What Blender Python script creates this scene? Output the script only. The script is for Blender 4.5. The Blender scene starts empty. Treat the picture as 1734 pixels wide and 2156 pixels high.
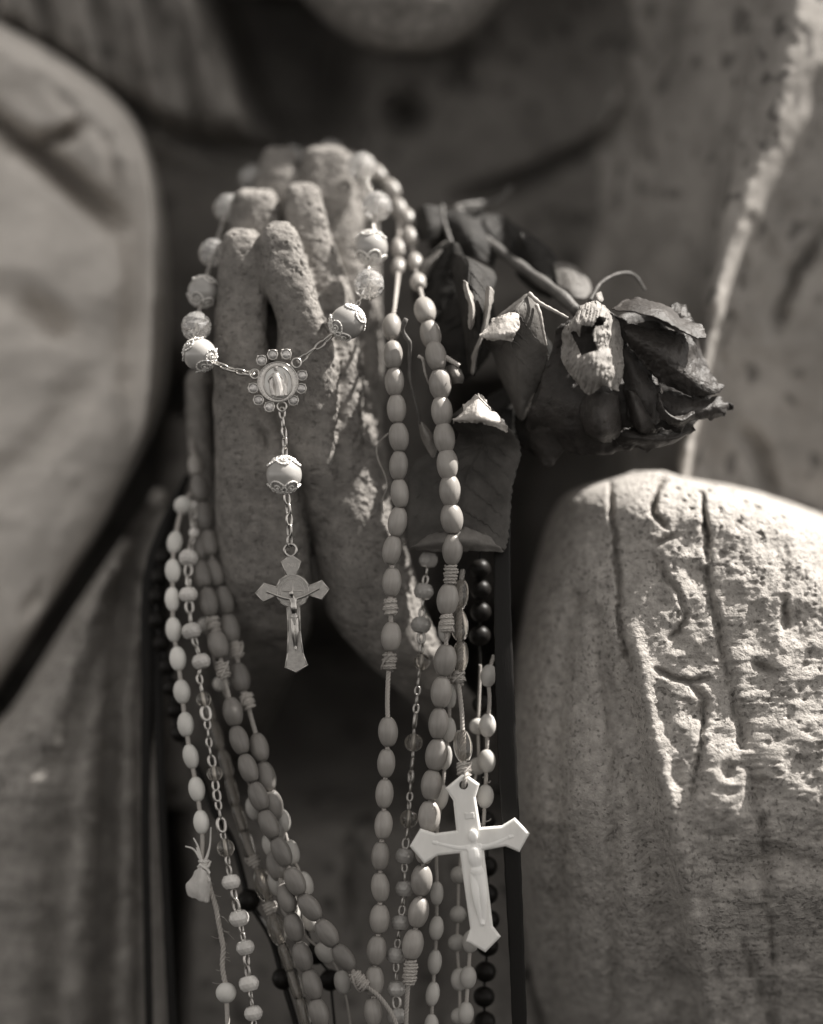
import bpy, math, random
import numpy as np
from mathutils import Vector, Matrix, Quaternion

random.seed(7)
rng = np.random.default_rng(7)
SC = bpy.context.scene
COL = SC.collection
R = math.radians

# ------------------------------------------------------------------ camera, sky, sun, exposure
S = 0.000145            # metres per unit of the layout grid (1734 x 2156 grid at the focal plane)
DIST = 7000.0           # camera distance in layout units
cam_d = bpy.data.cameras.new('camera')
cam = bpy.data.objects.new('camera', cam_d); COL.objects.link(cam)
cam.location = (0, -DIST * S, 0); cam.rotation_euler = (R(90), 0, 0)
cam_d.sensor_fit = 'VERTICAL'; cam_d.sensor_height = 36.0; cam_d.sensor_width = 29.0
cam_d.lens = 36.0 / 2 / (1078.0 / DIST)
cam_d.clip_start = 0.05; cam_d.clip_end = 50
cam_d.dof.use_dof = True; cam_d.dof.focus_distance = (DIST - 5) * S
cam_d.dof.aperture_fstop = 2.15
SC.camera = cam

SUN = Vector((0.57, 0.085, 0.81)).normalized()
world = bpy.data.worlds.new('World'); SC.world = world; world.use_nodes = True
nt = world.node_tree; nt.nodes.clear()
sky = nt.nodes.new('ShaderNodeTexSky'); sky.sky_type = 'NISHITA'; sky.sun_disc = False
sky.sun_elevation = math.asin(SUN.z); sky.sun_rotation = math.atan2(SUN.x, SUN.y)
bw = nt.nodes.new('ShaderNodeRGBToBW')
tint = nt.nodes.new('ShaderNodeMix'); tint.data_type = 'RGBA'; tint.blend_type = 'MULTIPLY'
tint.inputs[0].default_value = 1.0; tint.inputs[7].default_value = (1.0, 0.955, 0.905, 1)
bg = nt.nodes.new('ShaderNodeBackground'); bg.inputs[1].default_value = 0.1
wo = nt.nodes.new('ShaderNodeOutputWorld')
nt.links.new(sky.outputs[0], bw.inputs[0]); nt.links.new(bw.outputs[0], tint.inputs[6])
nt.links.new(tint.outputs[2], bg.inputs[0]); nt.links.new(bg.outputs[0], wo.inputs[0])
sl = bpy.data.lights.new('sun', 'SUN'); sl.energy = 4.5; sl.angle = R(0.53); sl.color = (1.0, 0.955, 0.895)
so = bpy.data.objects.new('sun', sl); COL.objects.link(so)
so.rotation_euler = SUN.to_track_quat('Z', 'Y').to_euler(); so.location = SUN * 2
SC.view_settings.view_transform = 'Standard'; SC.view_settings.look = 'None'
SC.view_settings.exposure = 1.4; SC.view_settings.gamma = 1.0
SC.cycles.use_denoising = True
SC.cycles.max_bounces = 10; SC.cycles.transmission_bounces = 10; SC.cycles.sample_clamp_indirect = 6.0

# ------------------------------------------------------------------ layout helpers
def W(px, py, d):
    k = S * (DIST + d) / DIST
    return np.stack([(np.asarray(px, float) - 867) * k, np.asarray(d, float) * S + 0 * np.asarray(px, float),
                     (1078 - np.asarray(py, float)) * k], -1)
def WV(px, py, d): return Vector(W(px, py, d).tolist())
FR = {3: (361.5, 289.2, .2919), 4: (650.8, 289.2, .2919), 5: (361.5, 686.9, .2919), 6: (723.1, 686.9, .2919),
      7: (1084.6, 506.2, .2919), 8: (289.2, 903.9, .2502), 9: (289.2, 1373.9, .2502), 10: (361.5, 1735.4, .2502),
      11: (686.9, 1157.0, .2919), 12: (686.9, 1590.8, .2919), 13: (1012.3, 940.0, .4162), 14: (0.0, 940.0, .5644),
      15: (831.6, 397.7, .22936)}
def F(f, pts):
    ox, oy, k = FR[f]
    return [(ox + p[0] * k, oy + p[1] * k) + tuple(p[2:]) for p in pts]
def lerp_map(tab):
    ys = [t[0] for t in tab]; ds = [t[1] for t in tab]
    return lambda y: float(np.interp(y, ys, ds))
def ss(a, b, x):
    t = np.clip((x - a) / (b - a), 0, 1); return t * t * (3 - 2 * t)
def vnoise(p, seed=0):
    p = np.asarray(p, float); i = np.floor(p).astype(np.int64); f = p - i; f = f * f * (3 - 2 * f)
    def h(dx, dy, dz):
        a = ((i[..., 0] + dx) * 374761393 + (i[..., 1] + dy) * 668265263 + (i[..., 2] + dz) * 2147483647 * 3 + seed * 1274126177) & 0xffffffff
        a = ((a ^ (a >> 13)) * 1274126177) & 0xffffffff
        a = ((a ^ (a >> 16)) * 2246822519) & 0xffffffff
        return ((a ^ (a >> 15)) & 0xffffff) / float(0xffffff) * 2 - 1
    x, y, z = f[..., 0], f[..., 1], f[..., 2]
    l = lambda a, b, t: a + (b - a) * t
    return l(l(l(h(0,0,0), h(1,0,0), x), l(h(0,1,0), h(1,1,0), x), y),
             l(l(h(0,0,1), h(1,0,1), x), l(h(0,1,1), h(1,1,1), x), y), z)
def fbm(p, scale, octv=4, seed=0, gain=.5):
    p = np.asarray(p, float) / scale; r = 0; a = 1
    for k in range(octv):
        r = r + a * vnoise(p + 17.3 * k, seed + k); p = p * 2.03; a *= gain
    return r
def pdist(px, py, line):
    """distance to a polyline and parameter along it"""
    best = np.full(np.shape(px), 1e9); tt = np.zeros(np.shape(px)); n = len(line) - 1
    for k in range(n):
        ax, ay = line[k]; bx, by = line[k + 1]; dx, dy = bx - ax, by - ay
        t = np.clip(((px - ax) * dx + (py - ay) * dy) / (dx * dx + dy * dy), 0, 1)
        d = np.hypot(px - ax - t * dx, py - ay - t * dy); m = d < best
        best = np.where(m, d, best); tt = np.where(m, (k + t) / n, tt)
    return best, tt
def carve(px, py, line, w, dep, taper=True):
    wob = 5 * vnoise(np.stack([px / 23., py / 23., 0 * px], -1), 5) + 3 * vnoise(np.stack([px / 7., py / 9., 0 * px], -1), 6)
    d, t = pdist(px + wob, py + wob * .6, line)
    e = np.sin(np.pi * np.clip(t * .92 + .04, 0, 1)) ** .5 if taper else 1
    return dep * np.exp(-(d / w) ** 2) * e

# ------------------------------------------------------------------ materials
TN = (1.0, .945, .885)
def mat(name, v, rough=.6, metal=0, tint=TN, var=0, vscale=300, bump=0, bscale=600, spec=.5, trans=0, ior=1.45,
        pits=0, pitscale=400, coat=0, sub=0, stretch=None, detail=6, streak=0):
    m = bpy.data.materials.new(name); m.use_nodes = True
    n = m.node_tree.nodes; L = m.node_tree.links; b = n['Principled BSDF']
    b.inputs['Roughness'].default_value = rough; b.inputs['Metallic'].default_value = metal
    b.inputs['IOR'].default_value = ior; b.inputs['Transmission Weight'].default_value = trans
    b.inputs['Coat Weight'].default_value = coat; b.inputs['Specular IOR Level'].default_value = spec
    if sub:
        b.inputs['Subsurface Weight'].default_value = sub; b.inputs['Subsurface Radius'].default_value = (1, 1, 1)
        b.inputs['Subsurface Scale'].default_value = .0012
    c = [v * t for t in tint] + [1]
    b.inputs['Base Color'].default_value = c
    if not (var or bump or pits): return m
    tc = n.new('ShaderNodeTexCoord'); src = tc.outputs['Object']
    if stretch:
        mp = n.new('ShaderNodeMapping'); mp.inputs['Scale'].default_value = stretch
        L.new(src, mp.inputs[0]); src = mp.outputs[0]
    if var:
        nz = n.new('ShaderNodeTexNoise'); nz.inputs['Scale'].default_value = vscale; nz.inputs['Detail'].default_value = 7
        nz.inputs['Roughness'].default_value = .65
        L.new(src, nz.inputs[0])
        rp = n.new('ShaderNodeValToRGB'); L.new(nz.outputs[0], rp.inputs[0])
        rp.color_ramp.elements[0].position = .3; rp.color_ramp.elements[1].position = .7
        lo, hi = v * (1 - var), v * (1 + var)
        rp.color_ramp.elements[0].color = [lo * t for t in tint] + [1]; rp.color_ramp.elements[1].color = [hi * t for t in tint] + [1]
        col = rp.outputs[0]
        if pits:
            n2 = n.new('ShaderNodeTexNoise'); n2.inputs['Scale'].default_value = pitscale; n2.inputs['Detail'].default_value = .6
            L.new(src, n2.inputs[0])
            n3 = n.new('ShaderNodeTexNoise'); n3.inputs['Scale'].default_value = pitscale * .12; n3.inputs['Detail'].default_value = 2
            L.new(src, n3.inputs[0])
            ad = n.new('ShaderNodeMath'); ad.operation = 'MULTIPLY_ADD'; ad.inputs[1].default_value = .35
            L.new(n3.outputs[0], ad.inputs[0]); L.new(n2.outputs[0], ad.inputs[2])
            r2 = n.new('ShaderNodeValToRGB'); L.new(ad.outputs[0], r2.inputs[0])
            r2.color_ramp.elements[0].position = .46; r2.color_ramp.elements[1].position = .54
            r2.color_ramp.elements[0].color = (1 - pits,) * 3 + (1,); r2.color_ramp.elements[1].color = (1, 1, 1, 1)
            # occasional dark spots
            e = r2.color_ramp.elements
            mx = n.new('ShaderNodeMix'); mx.data_type = 'RGBA'; mx.blend_type = 'MULTIPLY'; mx.inputs[0].default_value = 1
            L.new(col, mx.inputs[6]); L.new(r2.outputs[0], mx.inputs[7]); col = mx.outputs[2]
            pitsock = r2.outputs[0]
        oi = n.new('ShaderNodeObjectInfo'); mr = n.new('ShaderNodeMapRange'); mr.inputs[3].default_value = .84; mr.inputs[4].default_value = 1.13
        L.new(oi.outputs['Random'], mr.inputs[0])
        mo = n.new('ShaderNodeMix'); mo.data_type = 'RGBA'; mo.blend_type = 'MULTIPLY'; mo.inputs[0].default_value = 1
        L.new(col, mo.inputs[6]); L.new(mr.outputs[0], mo.inputs[7]); col = mo.outputs[2]
        L.new(col, b.inputs['Base Color'])
    if bump:
        nb = n.new('ShaderNodeTexNoise'); nb.inputs['Scale'].default_value = bscale; nb.inputs['Detail'].default_value = detail
        nb.inputs['Roughness'].default_value = .6
        L.new(src, nb.inputs[0]); h = nb.outputs[0]
        if pits:
            a2 = n.new('ShaderNodeMath'); a2.operation = 'MULTIPLY_ADD'; a2.inputs[1].default_value = .5
            L.new(pitsock, a2.inputs[0]); L.new(nb.outputs[0], a2.inputs[2]); h = a2.outputs[0]
        bp = n.new('ShaderNodeBump'); bp.inputs['Strength'].default_value = 1.0; bp.inputs['Distance'].default_value = bump
        L.new(h, bp.inputs['Height']); L.new(bp.outputs[0], b.inputs['Normal'])
    return m
M = {
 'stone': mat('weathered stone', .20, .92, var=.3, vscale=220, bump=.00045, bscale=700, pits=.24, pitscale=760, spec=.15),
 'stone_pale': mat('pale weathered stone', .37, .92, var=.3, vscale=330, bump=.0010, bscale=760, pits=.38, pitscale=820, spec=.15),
 'stone_shaded': mat('stone robe', .185, .95, var=.3, vscale=45, bump=.0012, bscale=160, pits=.5, pitscale=130, spec=.15),  # darker tone puts the shade on chest and hollows into the colour
 'stone_side_lit': mat('stone side veil', .27, .95, var=.3, vscale=45, bump=.0006, bscale=160, pits=.5, pitscale=130, spec=.15),  # lighter copy of the robe stone, for the lit veil parts
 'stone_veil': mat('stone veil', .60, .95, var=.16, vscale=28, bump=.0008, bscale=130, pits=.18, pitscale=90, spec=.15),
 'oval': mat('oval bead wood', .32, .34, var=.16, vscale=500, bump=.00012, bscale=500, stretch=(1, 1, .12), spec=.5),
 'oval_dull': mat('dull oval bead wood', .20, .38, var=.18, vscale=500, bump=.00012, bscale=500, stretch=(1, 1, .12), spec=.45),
 'cord': mat('pale cotton cord', .42, .9, var=.12, vscale=1500, bump=.0001, bscale=3500, spec=.2),
 'white': mat('white plastic', .80, .42, tint=(1, .985, .95), var=.02, vscale=200, bump=.00003, bscale=900, sub=.25),
 'cross_white': mat('pearly white plastic', .86, .32, tint=(1, .985, .95), var=.09, vscale=160, stretch=(1, 1, .3), sub=.25, bump=.00002, bscale=300),
 'glow': mat('cream plastic', .74, .5, tint=(1, .985, .94), sub=.2, var=.03, vscale=300),
 'facet': mat('milky faceted glass', .62, .18, tint=(1, .97, .93), sub=.15, coat=.5, var=.08, vscale=260),
 'facet_grey': mat('grey faceted glass', .42, .14, tint=(1, .97, .93), sub=.1, coat=.4, var=.08, vscale=260),
 'pale': mat('pale bead plastic', .50, .45, tint=(1, .97, .92), sub=.15, var=.05, vscale=300),
 'black': mat('black bead', .012, .42, tint=(1, .9, .82), spec=.2),
 'ribbon': mat('black satin ribbon', .008, .5, spec=.25, tint=(1, .9, .8), bump=.00008, bscale=2500, stretch=(1, 1, .2)),
 'silver': mat('worn silver metal', .55, .30, 1, tint=(1, .965, .92), var=.12, vscale=700, bump=.00005, bscale=1800),
 'silver_dull': mat('dull silver metal', .55, .42, 1, tint=(1, .965, .92), var=.15, vscale=900, bump=.00006, bscale=2500),
 'silver_dark': mat('tarnished silver metal', .36, .38, 1, tint=(1, .965, .92), var=.18, vscale=900, bump=.00006, bscale=2500),
 'pearl': mat('pearl bead', .40, .22, tint=(1, .97, .93), coat=.6, sub=.1, var=.06, vscale=200),
 'filigree': mat('silver filigree', .82, .3, .3, tint=(1, .975, .94), bump=.00015, bscale=2600, var=.1, vscale=900),
 'glass': mat('clear cut glass', .96, .02, tint=(1, .985, .965), trans=.80, ior=1.52, spec=.8, coat=1),
 'glass_smoky': mat('smoky clear plastic', .72, .10, tint=(1, .96, .9), trans=.93, ior=1.4),
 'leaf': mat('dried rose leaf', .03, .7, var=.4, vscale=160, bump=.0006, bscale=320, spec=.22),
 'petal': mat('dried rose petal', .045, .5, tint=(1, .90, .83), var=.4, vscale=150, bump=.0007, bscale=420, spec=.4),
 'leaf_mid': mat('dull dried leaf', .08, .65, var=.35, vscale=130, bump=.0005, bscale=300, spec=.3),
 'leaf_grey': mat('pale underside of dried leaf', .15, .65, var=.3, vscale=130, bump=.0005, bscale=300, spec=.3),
 'leaf_sunlit': mat('sunlit leaf margin tone', .46, .6, var=.2, vscale=260, bump=.0005, bscale=500, spec=.3),  # near-white tone stands for sunlight on the leaf folds
 'petal_pale': mat('pale dried petal', .28, .6, var=.35, vscale=260, bump=.0006, bscale=620, stretch=(1, 1, .45), spec=.3),  # on leaf edges this pale tone stands for sunlight
 'stem': mat('dry rose stem', .10, .6, var=.3, vscale=200, bump=.0004, bscale=400),
 'twig': mat('dry pale twig', .42, .7, var=.2, vscale=500, bump=.0003, bscale=700),
 'enamel': mat('white enamel', .75, .25, tint=(1, .985, .95), coat=.5),
 'cloth': mat('torn cream cloth', .62, .9, tint=(1, .97, .93), var=.08, vscale=500, bump=.0002, bscale=2500),
}

# ------------------------------------------------------------------ object helpers
def thing(name, label, cat, loc, group=None):
    o = bpy.data.objects.new(name, None); COL.objects.link(o); o.location = Vector(loc)
    o.empty_display_size = .005
    o['label'] = label; o['category'] = cat
    if group: o['group'] = group
    return o
def wloc(o):
    v = Vector((0, 0, 0))
    while o: v = v + o.location; o = o.parent
    return v
def mesh(name, V, Fc, m, smooth=True):
    me = bpy.data.meshes.new(name)
    me.from_pydata(np.asarray(V, float).tolist(), [], Fc if isinstance(Fc, list) else Fc.tolist())
    me.materials.append(M[m] if isinstance(m, str) else m)
    if smooth: me.polygons.foreach_set('use_smooth', [True] * len(me.polygons))
    me.update(); return me
def place(name, me, parent, mtx=None, label=None):
    """links a mesh object whose matrix is its world matrix, under an unrotated chain of parents"""
    o = bpy.data.objects.new(name, me); COL.objects.link(o); o.parent = parent
    if mtx is not None:
        o.matrix_local = Matrix.Translation(-wloc(parent)) @ mtx if parent else mtx
    if label: o['label'] = label
    return o
def sub(name, me, parent, mtx=None):
    o = bpy.data.objects.new(name, me); COL.objects.link(o); o.parent = parent
    if mtx is not None: o.matrix_local = mtx
    return o
def obj(name, V, Fc, m, parent, smooth=True, label=None, at=None):
    """world-space vertices; the object's origin goes to `at` (default the mean)"""
    V = np.asarray(V, float); c = V.mean(0) if at is None else np.asarray(at, float)
    return place(name, mesh(name, V - c, Fc, m, smooth), parent, Matrix.Translation(Vector(c.tolist())), label)
class Geo:
    def __init__(s): s.v = []; s.f = []; s.n = 0
    def add(s, V, Fc):
        V = np.asarray(V, float); s.v.append(V)
        s.f += [tuple(int(i) + s.n for i in f) for f in Fc]; s.n += len(V)
    def V(s): return np.concatenate(s.v)
def grid_faces(nr, nc, wrap=False, off=0):
    f = []
    for r in range(nr - 1):
        for c in range(nc if wrap else nc - 1):
            a = r * nc + c; b = r * nc + (c + 1) % nc
            f.append((off + a, off + b, off + b + nc, off + a + nc))
    return f
def lathe(prof, seg=20, twist=0):
    V = []
    for k, (r, z) in enumerate(prof):
        for j in range(seg):
            a = 2 * math.pi * (j + (twist * (k % 2))) / seg
            V.append((r * math.cos(a), r * math.sin(a), z))
    f = grid_faces(len(prof), seg, True)
    f.append(tuple(range(seg))[::-1]); f.append(tuple((len(prof) - 1) * seg + j for j in range(seg)))
    return np.array(V), f
def frames(P):
    P = np.asarray(P, float); T = np.gradient(P, axis=0); T /= np.linalg.norm(T, axis=1)[:, None] + 1e-12
    up = np.array([0., 1., 0.]) if abs(T[0][1]) < .9 else np.array([1., 0, 0])
    N = np.zeros_like(P); n = up - T[0] * up.dot(T[0]); n /= np.linalg.norm(n); N[0] = n
    for i in range(1, len(P)):
        n = n - T[i] * n.dot(T[i]); n /= np.linalg.norm(n) + 1e-12; N[i] = n
    return T, N, np.cross(T, N)
def smoothpath(P, n):
    P = np.asarray(P, float)
    if len(P) == 2: return P[0] + (P[1] - P[0]) * np.linspace(0, 1, n)[:, None]
    L = np.r_[0, np.cumsum(np.linalg.norm(np.diff(P, axis=0), axis=1))]; L /= L[-1]
    t = np.linspace(0, 1, n); Q = np.concatenate([[2 * P[0] - P[1]], P, [2 * P[-1] - P[-2]]])
    out = []
    for x in t:
        k = min(int(np.searchsorted(L, x, 'right')) - 1, len(P) - 2); u = (x - L[k]) / max(L[k + 1] - L[k], 1e-12)
        a, b, c, d = Q[k], Q[k + 1], Q[k + 2], Q[k + 3]
        out.append(.5 * ((2 * b) + (c - a) * u + (2 * a - 5 * b + 4 * c - d) * u * u + (3 * b - a - 3 * c + d) * u ** 3))
    return np.array(out)
def tube(P, r, seg=8, cap=True, closed=False):
    P = np.asarray(P, float); n = len(P); r = np.broadcast_to(r, (n,))
    if closed:
        T = np.roll(P, -1, 0) - np.roll(P, 1, 0); T /= np.linalg.norm(T, axis=1)[:, None]
        c = P.mean(0); N = P - c; N -= T * (N * T).sum(1)[:, None]; N /= np.linalg.norm(N, axis=1)[:, None]; B = np.cross(T, N)
    else: T, N, B = frames(P)
    a = np.linspace(0, 2 * math.pi, seg, endpoint=False)
    V = P[:, None] + r[:, None, None] * (np.cos(a)[None, :, None] * N[:, None] + np.sin(a)[None, :, None] * B[:, None])
    V = V.reshape(-1, 3); f = grid_faces(n, seg, True)
    if closed:
        for j in range(seg): f.append(((n - 1) * seg + j, (n - 1) * seg + (j + 1) % seg, (j + 1) % seg, j))
    elif cap: f.append(tuple(range(seg))[::-1]); f.append(tuple((n - 1) * seg + j for j in range(seg)))
    return V, f
def basis(direction, roll=0, at=(0, 0, 0), sc=1):
    """matrix whose local z runs along direction"""
    q = Vector(direction).normalized().to_track_quat('Z', 'Y')
    return Matrix.Translation(Vector(at)) @ (q @ Quaternion((0, 0, 1), roll)).to_matrix().to_4x4() @ Matrix.Scale(sc, 4)
def twisted(g, P, r, pitch, strands=3, seg=6, step=None):
    P = np.asarray(P, float); Ltot = np.linalg.norm(np.diff(P, axis=0), axis=1).sum()
    n = max(8, int(Ltot / (pitch / 9))); Q = smoothpath(P, n); T, N, B = frames(Q)
    s = np.linspace(0, Ltot, n)
    for k in range(strands):
        a = 2 * math.pi * (s / pitch + k / strands)
        C = Q + (r * .58) * (np.cos(a)[:, None] * N + np.sin(a)[:, None] * B)
        g.add(*tube(C, r * .54, seg))
def coil_knot(g, at, direction, length, rad, wire, turns=4.5, seed=0):
    """wrapped barrel knot"""
    n = int(turns * 16); t = np.linspace(0, 1, n); rr = random.Random(seed)
    ph = rr.random() * 6; z = (t - .5) * length; a = 2 * math.pi * turns * t + ph
    rad2 = rad * (1 - .35 * (2 * t - 1) ** 4) * (1 + .06 * np.sin(a * 1.7 + ph))
    P = np.stack([rad2 * np.cos(a), rad2 * np.sin(a), z + wire * .5 * np.sin(a * .5 + ph)], -1)
    m = np.array(basis(direction, 0, at))
    P = P @ m[:3, :3].T + m[:3, 3]
    T, N, B = frames(P)
    for k in range(2):
        b = 2 * math.pi * (np.linspace(0, turns * 5, n) + k / 2)
        g.add(*tube(P + wire * .45 * (np.cos(b)[:, None] * N + np.sin(b)[:, None] * B), wire * .72, 6))
    # one strand crossing over the wraps
    u = np.linspace(-.5, .5, 10); ca = ph + u * 1.6
    Q = np.stack([(rad + wire * .9) * np.cos(ca), (rad + wire * .9) * np.sin(ca), u * length * .9], -1) @ m[:3, :3].T + m[:3, 3]
    g.add(*tube(Q, wire * .8, 6))
    V, f = lathe([(rad * .5, -length * .5), (rad * .95, -length * .3), (rad * .95, length * .3), (rad * .5, length * .5)], 10)
    g.add(V @ m[:3, :3].T + m[:3, 3], f)

# ------------------------------------------------------------------ shaped stone: lofts
def dense(rows, n):
    A = np.array([list(r) + [2.3] * (6 - len(r)) for r in rows], float)
    s = np.r_[0, np.cumsum(np.hypot(np.diff(A[:, 0]), .6 * np.diff(A[:, 1])) + 1)]
    t = np.linspace(0, s[-1], n); B = np.stack([np.interp(t, s, A[:, k]) for k in range(6)], 1)
    w = max(2, n // 30); ker = np.hanning(2 * w + 1); ker /= ker.sum()
    for k in range(1, 6):
        v = B[:, k]; p = np.r_[2 * v[0] - v[w:0:-1], v, 2 * v[-1] - v[-2:-w - 2:-1]]
        B[:, k] = np.convolve(p, ker, 'valid')
    return B
def loft(rows, nr=90, nt=56, relief=None):
    B = dense(rows, nr); th = np.linspace(0, 2 * math.pi, nt, endpoint=False)
    y, xl, xr, df, tk, ex = [B[:, k][:, None] for k in range(6)]
    c, s_ = np.cos(th)[None], np.sin(th)[None]
    X = (xl + xr) / 2 + (xr - xl) / 2 * np.sign(c) * np.abs(c) ** (2 / ex)
    Dp = df + tk / 2 - tk / 2 * np.sign(s_) * np.abs(s_) ** (2 / ex)
    Y = y + 0 * X
    if relief is not None:
        Dp = Dp + relief(X, Y) * np.clip(s_ * 2.0, 0, 1)
    V = W(X, Y, Dp).reshape(-1, 3); f = grid_faces(nr, nt, True)
    n = len(V); V = np.concatenate([V, [V[:nt].mean(0), V[-nt:].mean(0)]])
    for j in range(nt):
        f.append((n, (j + 1) % nt, j)); f.append((n + 1, (nr - 1) * nt + j, (nr - 1) * nt + (j + 1) % nt))
    return V, f
def roughen(me, fn):
    n = len(me.vertices); co = np.empty(n * 3); me.vertices.foreach_get('co', co); co = co.reshape(-1, 3)
    no = np.empty(n * 3); me.vertices.foreach_get('normal', no); no = no.reshape(-1, 3)
    co = co + no * (fn(co / S, no) * S)[:, None]; me.vertices.foreach_set('co', co.ravel()); me.update()
def voxel_union(name, geos, vox, m, parent, smooth_it=3, fn=None):
    g = Geo()
    for V, f in geos: g.add(V, f)
    me0 = mesh(name, g.V(), g.f, m); o = bpy.data.objects.new(name, me0); COL.objects.link(o)
    md = o.modifiers.new('r', 'REMESH'); md.mode = 'VOXEL'; md.voxel_size = vox; md.use_smooth_shade = True
    if smooth_it:
        ms = o.modifiers.new('s', 'SMOOTH'); ms.iterations = smooth_it; ms.factor = .5
    dg = bpy.context.evaluated_depsgraph_get(); me = bpy.data.meshes.new_from_object(o.evaluated_get(dg))
    bpy.data.objects.remove(o); me.name = name
    if not me.materials: me.materials.append(M[m])
    if fn: roughen(me, fn)
    me.polygons.foreach_set('use_smooth', [True] * len(me.polygons))
    c = wloc(parent)
    me.transform(Matrix.Translation(-c)); me.update()
    return place(name, me, parent, Matrix.Translation(c))

# ================================================================== THE STATUE
statue = thing('praying_statue', 'weathered stone statue of a veiled figure with hands pressed together in prayer', 'statue', W(900, 2500, 700).tolist())

# robe over the chest, shoulders and lap: one deep carved sheet with real thickness
def robe_depth(x, y):
    d = 950 + 0 * x
    edge = 440 + .4 * y
    mL = ss(edge + 50, edge - 40, x) * ss(360, 230, y)
    d = d - mL * (260 + 34 * np.sin((x - .35 * y) / 19.) + 20 * np.sin((x - .2 * y) / 9. + 1))
    d = d + 330 * ss(edge - 20, edge + 60, x) * ss(800, 640, x) * ss(420, 200, y)
    bx = 1330 - .12 * y
    t = ss(bx - 230, bx + 330, x)
    d = d - 430 * t
    d = d - 40 * t * np.sin((x + .28 * y) / 46.) * ss(1100, 300, y)
    rl, tt = pdist(x, y, [(1720, -300), (1668, 40), (1612, 260), (1548, 470), (1492, 690), (1440, 960), (1420, 1100)])
    rw = np.interp(y, [-100, 150, 420, 900], [95, 74, 46, 26])
    d = d - 190 * np.exp(-(rl / rw) ** 2) - 60 * np.exp(-(rl / 110) ** 2) - 40 * np.exp(-(pdist(x, y, [(1600, 60), (1545, 330), (1512, 560), (1488, 640)])[0] / 16) ** 2)
    d = d + carve(x, y, [(1585, 460), (1520, 720), (1500, 800)], 13, 50)
    d = d + carve(x, y, [(1740, 480), (1660, 600), (1630, 700)], 14, 90)
    d = d + carve(x, y, [(1560, 900), (1600, 960), (1620, 1050)], 20, 60)
    d = d + carve(x, y, [(1320, 245), (1270, 300), (1190, 340), (1060, 400), (960, 420)], 19, 120)
    d = d + carve(x, y, [(1316, 250), (1320, 150)], 12, 60) + carve(x, y, [(1325, 255), (1362, 345)], 14, 60)
    d = d + carve(x, y, [(30, 70), (210, 190), (380, 290), (560, 330)], 24, 150, False)
    d = d + 170 * np.exp(-((x - 850) ** 2 + (y - 245) ** 2) / 38. ** 2) + 60 * np.exp(-((x - 965) ** 2 + (y - 160) ** 2 / 4) / 16. ** 2)
    d = d + 30 * np.exp(-((x - 1163) ** 2 + (y - 460) ** 2) / 15. ** 2)
    low = ss(1380, 1800, y) * ss(1250, 1100, x)
    d = d + 420 * ss(1250, 1400, y) * ss(1760, 1560, y) * ss(330, 480, x) * ss(1150, 1000, x)
    d = d + 450 * ss(900, 1000, x) * ss(1330, 1230, x) * ss(780, 900, y) * ss(1750, 1500, y)
    d = d - 430 * low - 40 * low * np.sin(x / 120. + y / 300.)
    d = d + 420 * low * ss(420, 320, x)
    d = d + carve(x, y, [(745, 1760), (738, 1960)], 12, 40) + carve(x, y, [(905, 1700), (915, 2200)], 30, 70)
    d = d + 260 * ss(480, 350, x) * ss(700, 900, y) * ss(1500, 1300, y)
    p = np.stack([x, y, 0 * x], -1)
    return d + 13 * fbm(p, 110, 4, 3) + 3.0 * fbm(p, 22, 3, 9)
gx = np.arange(-420, 2160, 9.); gy = np.arange(-420, 2580, 9.)
GX, GY = np.meshgrid(gx, gy); GD = robe_depth(GX, GY)
V1 = W(GX, GY, GD).reshape(-1, 3); nr_, nc_ = GX.shape
f1 = [(a, d, c, b) for a, b, c, d in grid_faces(nr_, nc_)]
rim = [(0, j) for j in range(nc_)] + [(i, nc_ - 1) for i in range(1, nr_)] + [(nr_ - 1, j) for j in range(nc_ - 2, -1, -1)] + [(i, 0) for i in range(nr_ - 2, 0, -1)]
rid = [i * nc_ + j for i, j in rim]
Vb = V1[rid].copy(); Vb[:, 1] = 2500 * S; n0 = len(V1)
f1 += [(rid[k], rid[(k + 1) % len(rid)], n0 + (k + 1) % len(rid), n0 + k) for k in range(len(rid))]
f1.append(tuple(n0 + k for k in range(len(rid)))[::-1])
f1v = []; f1r = []; f1h = []  # sheet split so its lit and shaded areas get separate tones
for q in f1:
    i = min(q) % nc_; j = min(q) // nc_
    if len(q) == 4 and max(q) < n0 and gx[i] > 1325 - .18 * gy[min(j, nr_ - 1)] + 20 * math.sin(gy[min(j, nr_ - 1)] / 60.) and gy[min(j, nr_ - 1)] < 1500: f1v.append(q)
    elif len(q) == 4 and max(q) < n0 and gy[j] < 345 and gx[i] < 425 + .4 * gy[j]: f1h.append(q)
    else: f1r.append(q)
def compact(V, f):
    ids = sorted({i for q in f for i in q}); mp = {i: k for k, i in enumerate(ids)}
    return V[ids], [tuple(mp[i] for i in q) for q in f]
Vall = np.concatenate([V1, Vb])
obj('robe', *compact(Vall, f1r), 'stone_shaded', statue, label='shadowed stone robe over the chest')
obj('inner_veil', *compact(Vall, f1h), 'stone_side_lit', statue, label='finely pleated inner veil at upper left')
obj('veil', *compact(Vall, f1v), 'stone_side_lit', statue, label='stone veil with a bright ridge falling at upper right')

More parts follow.
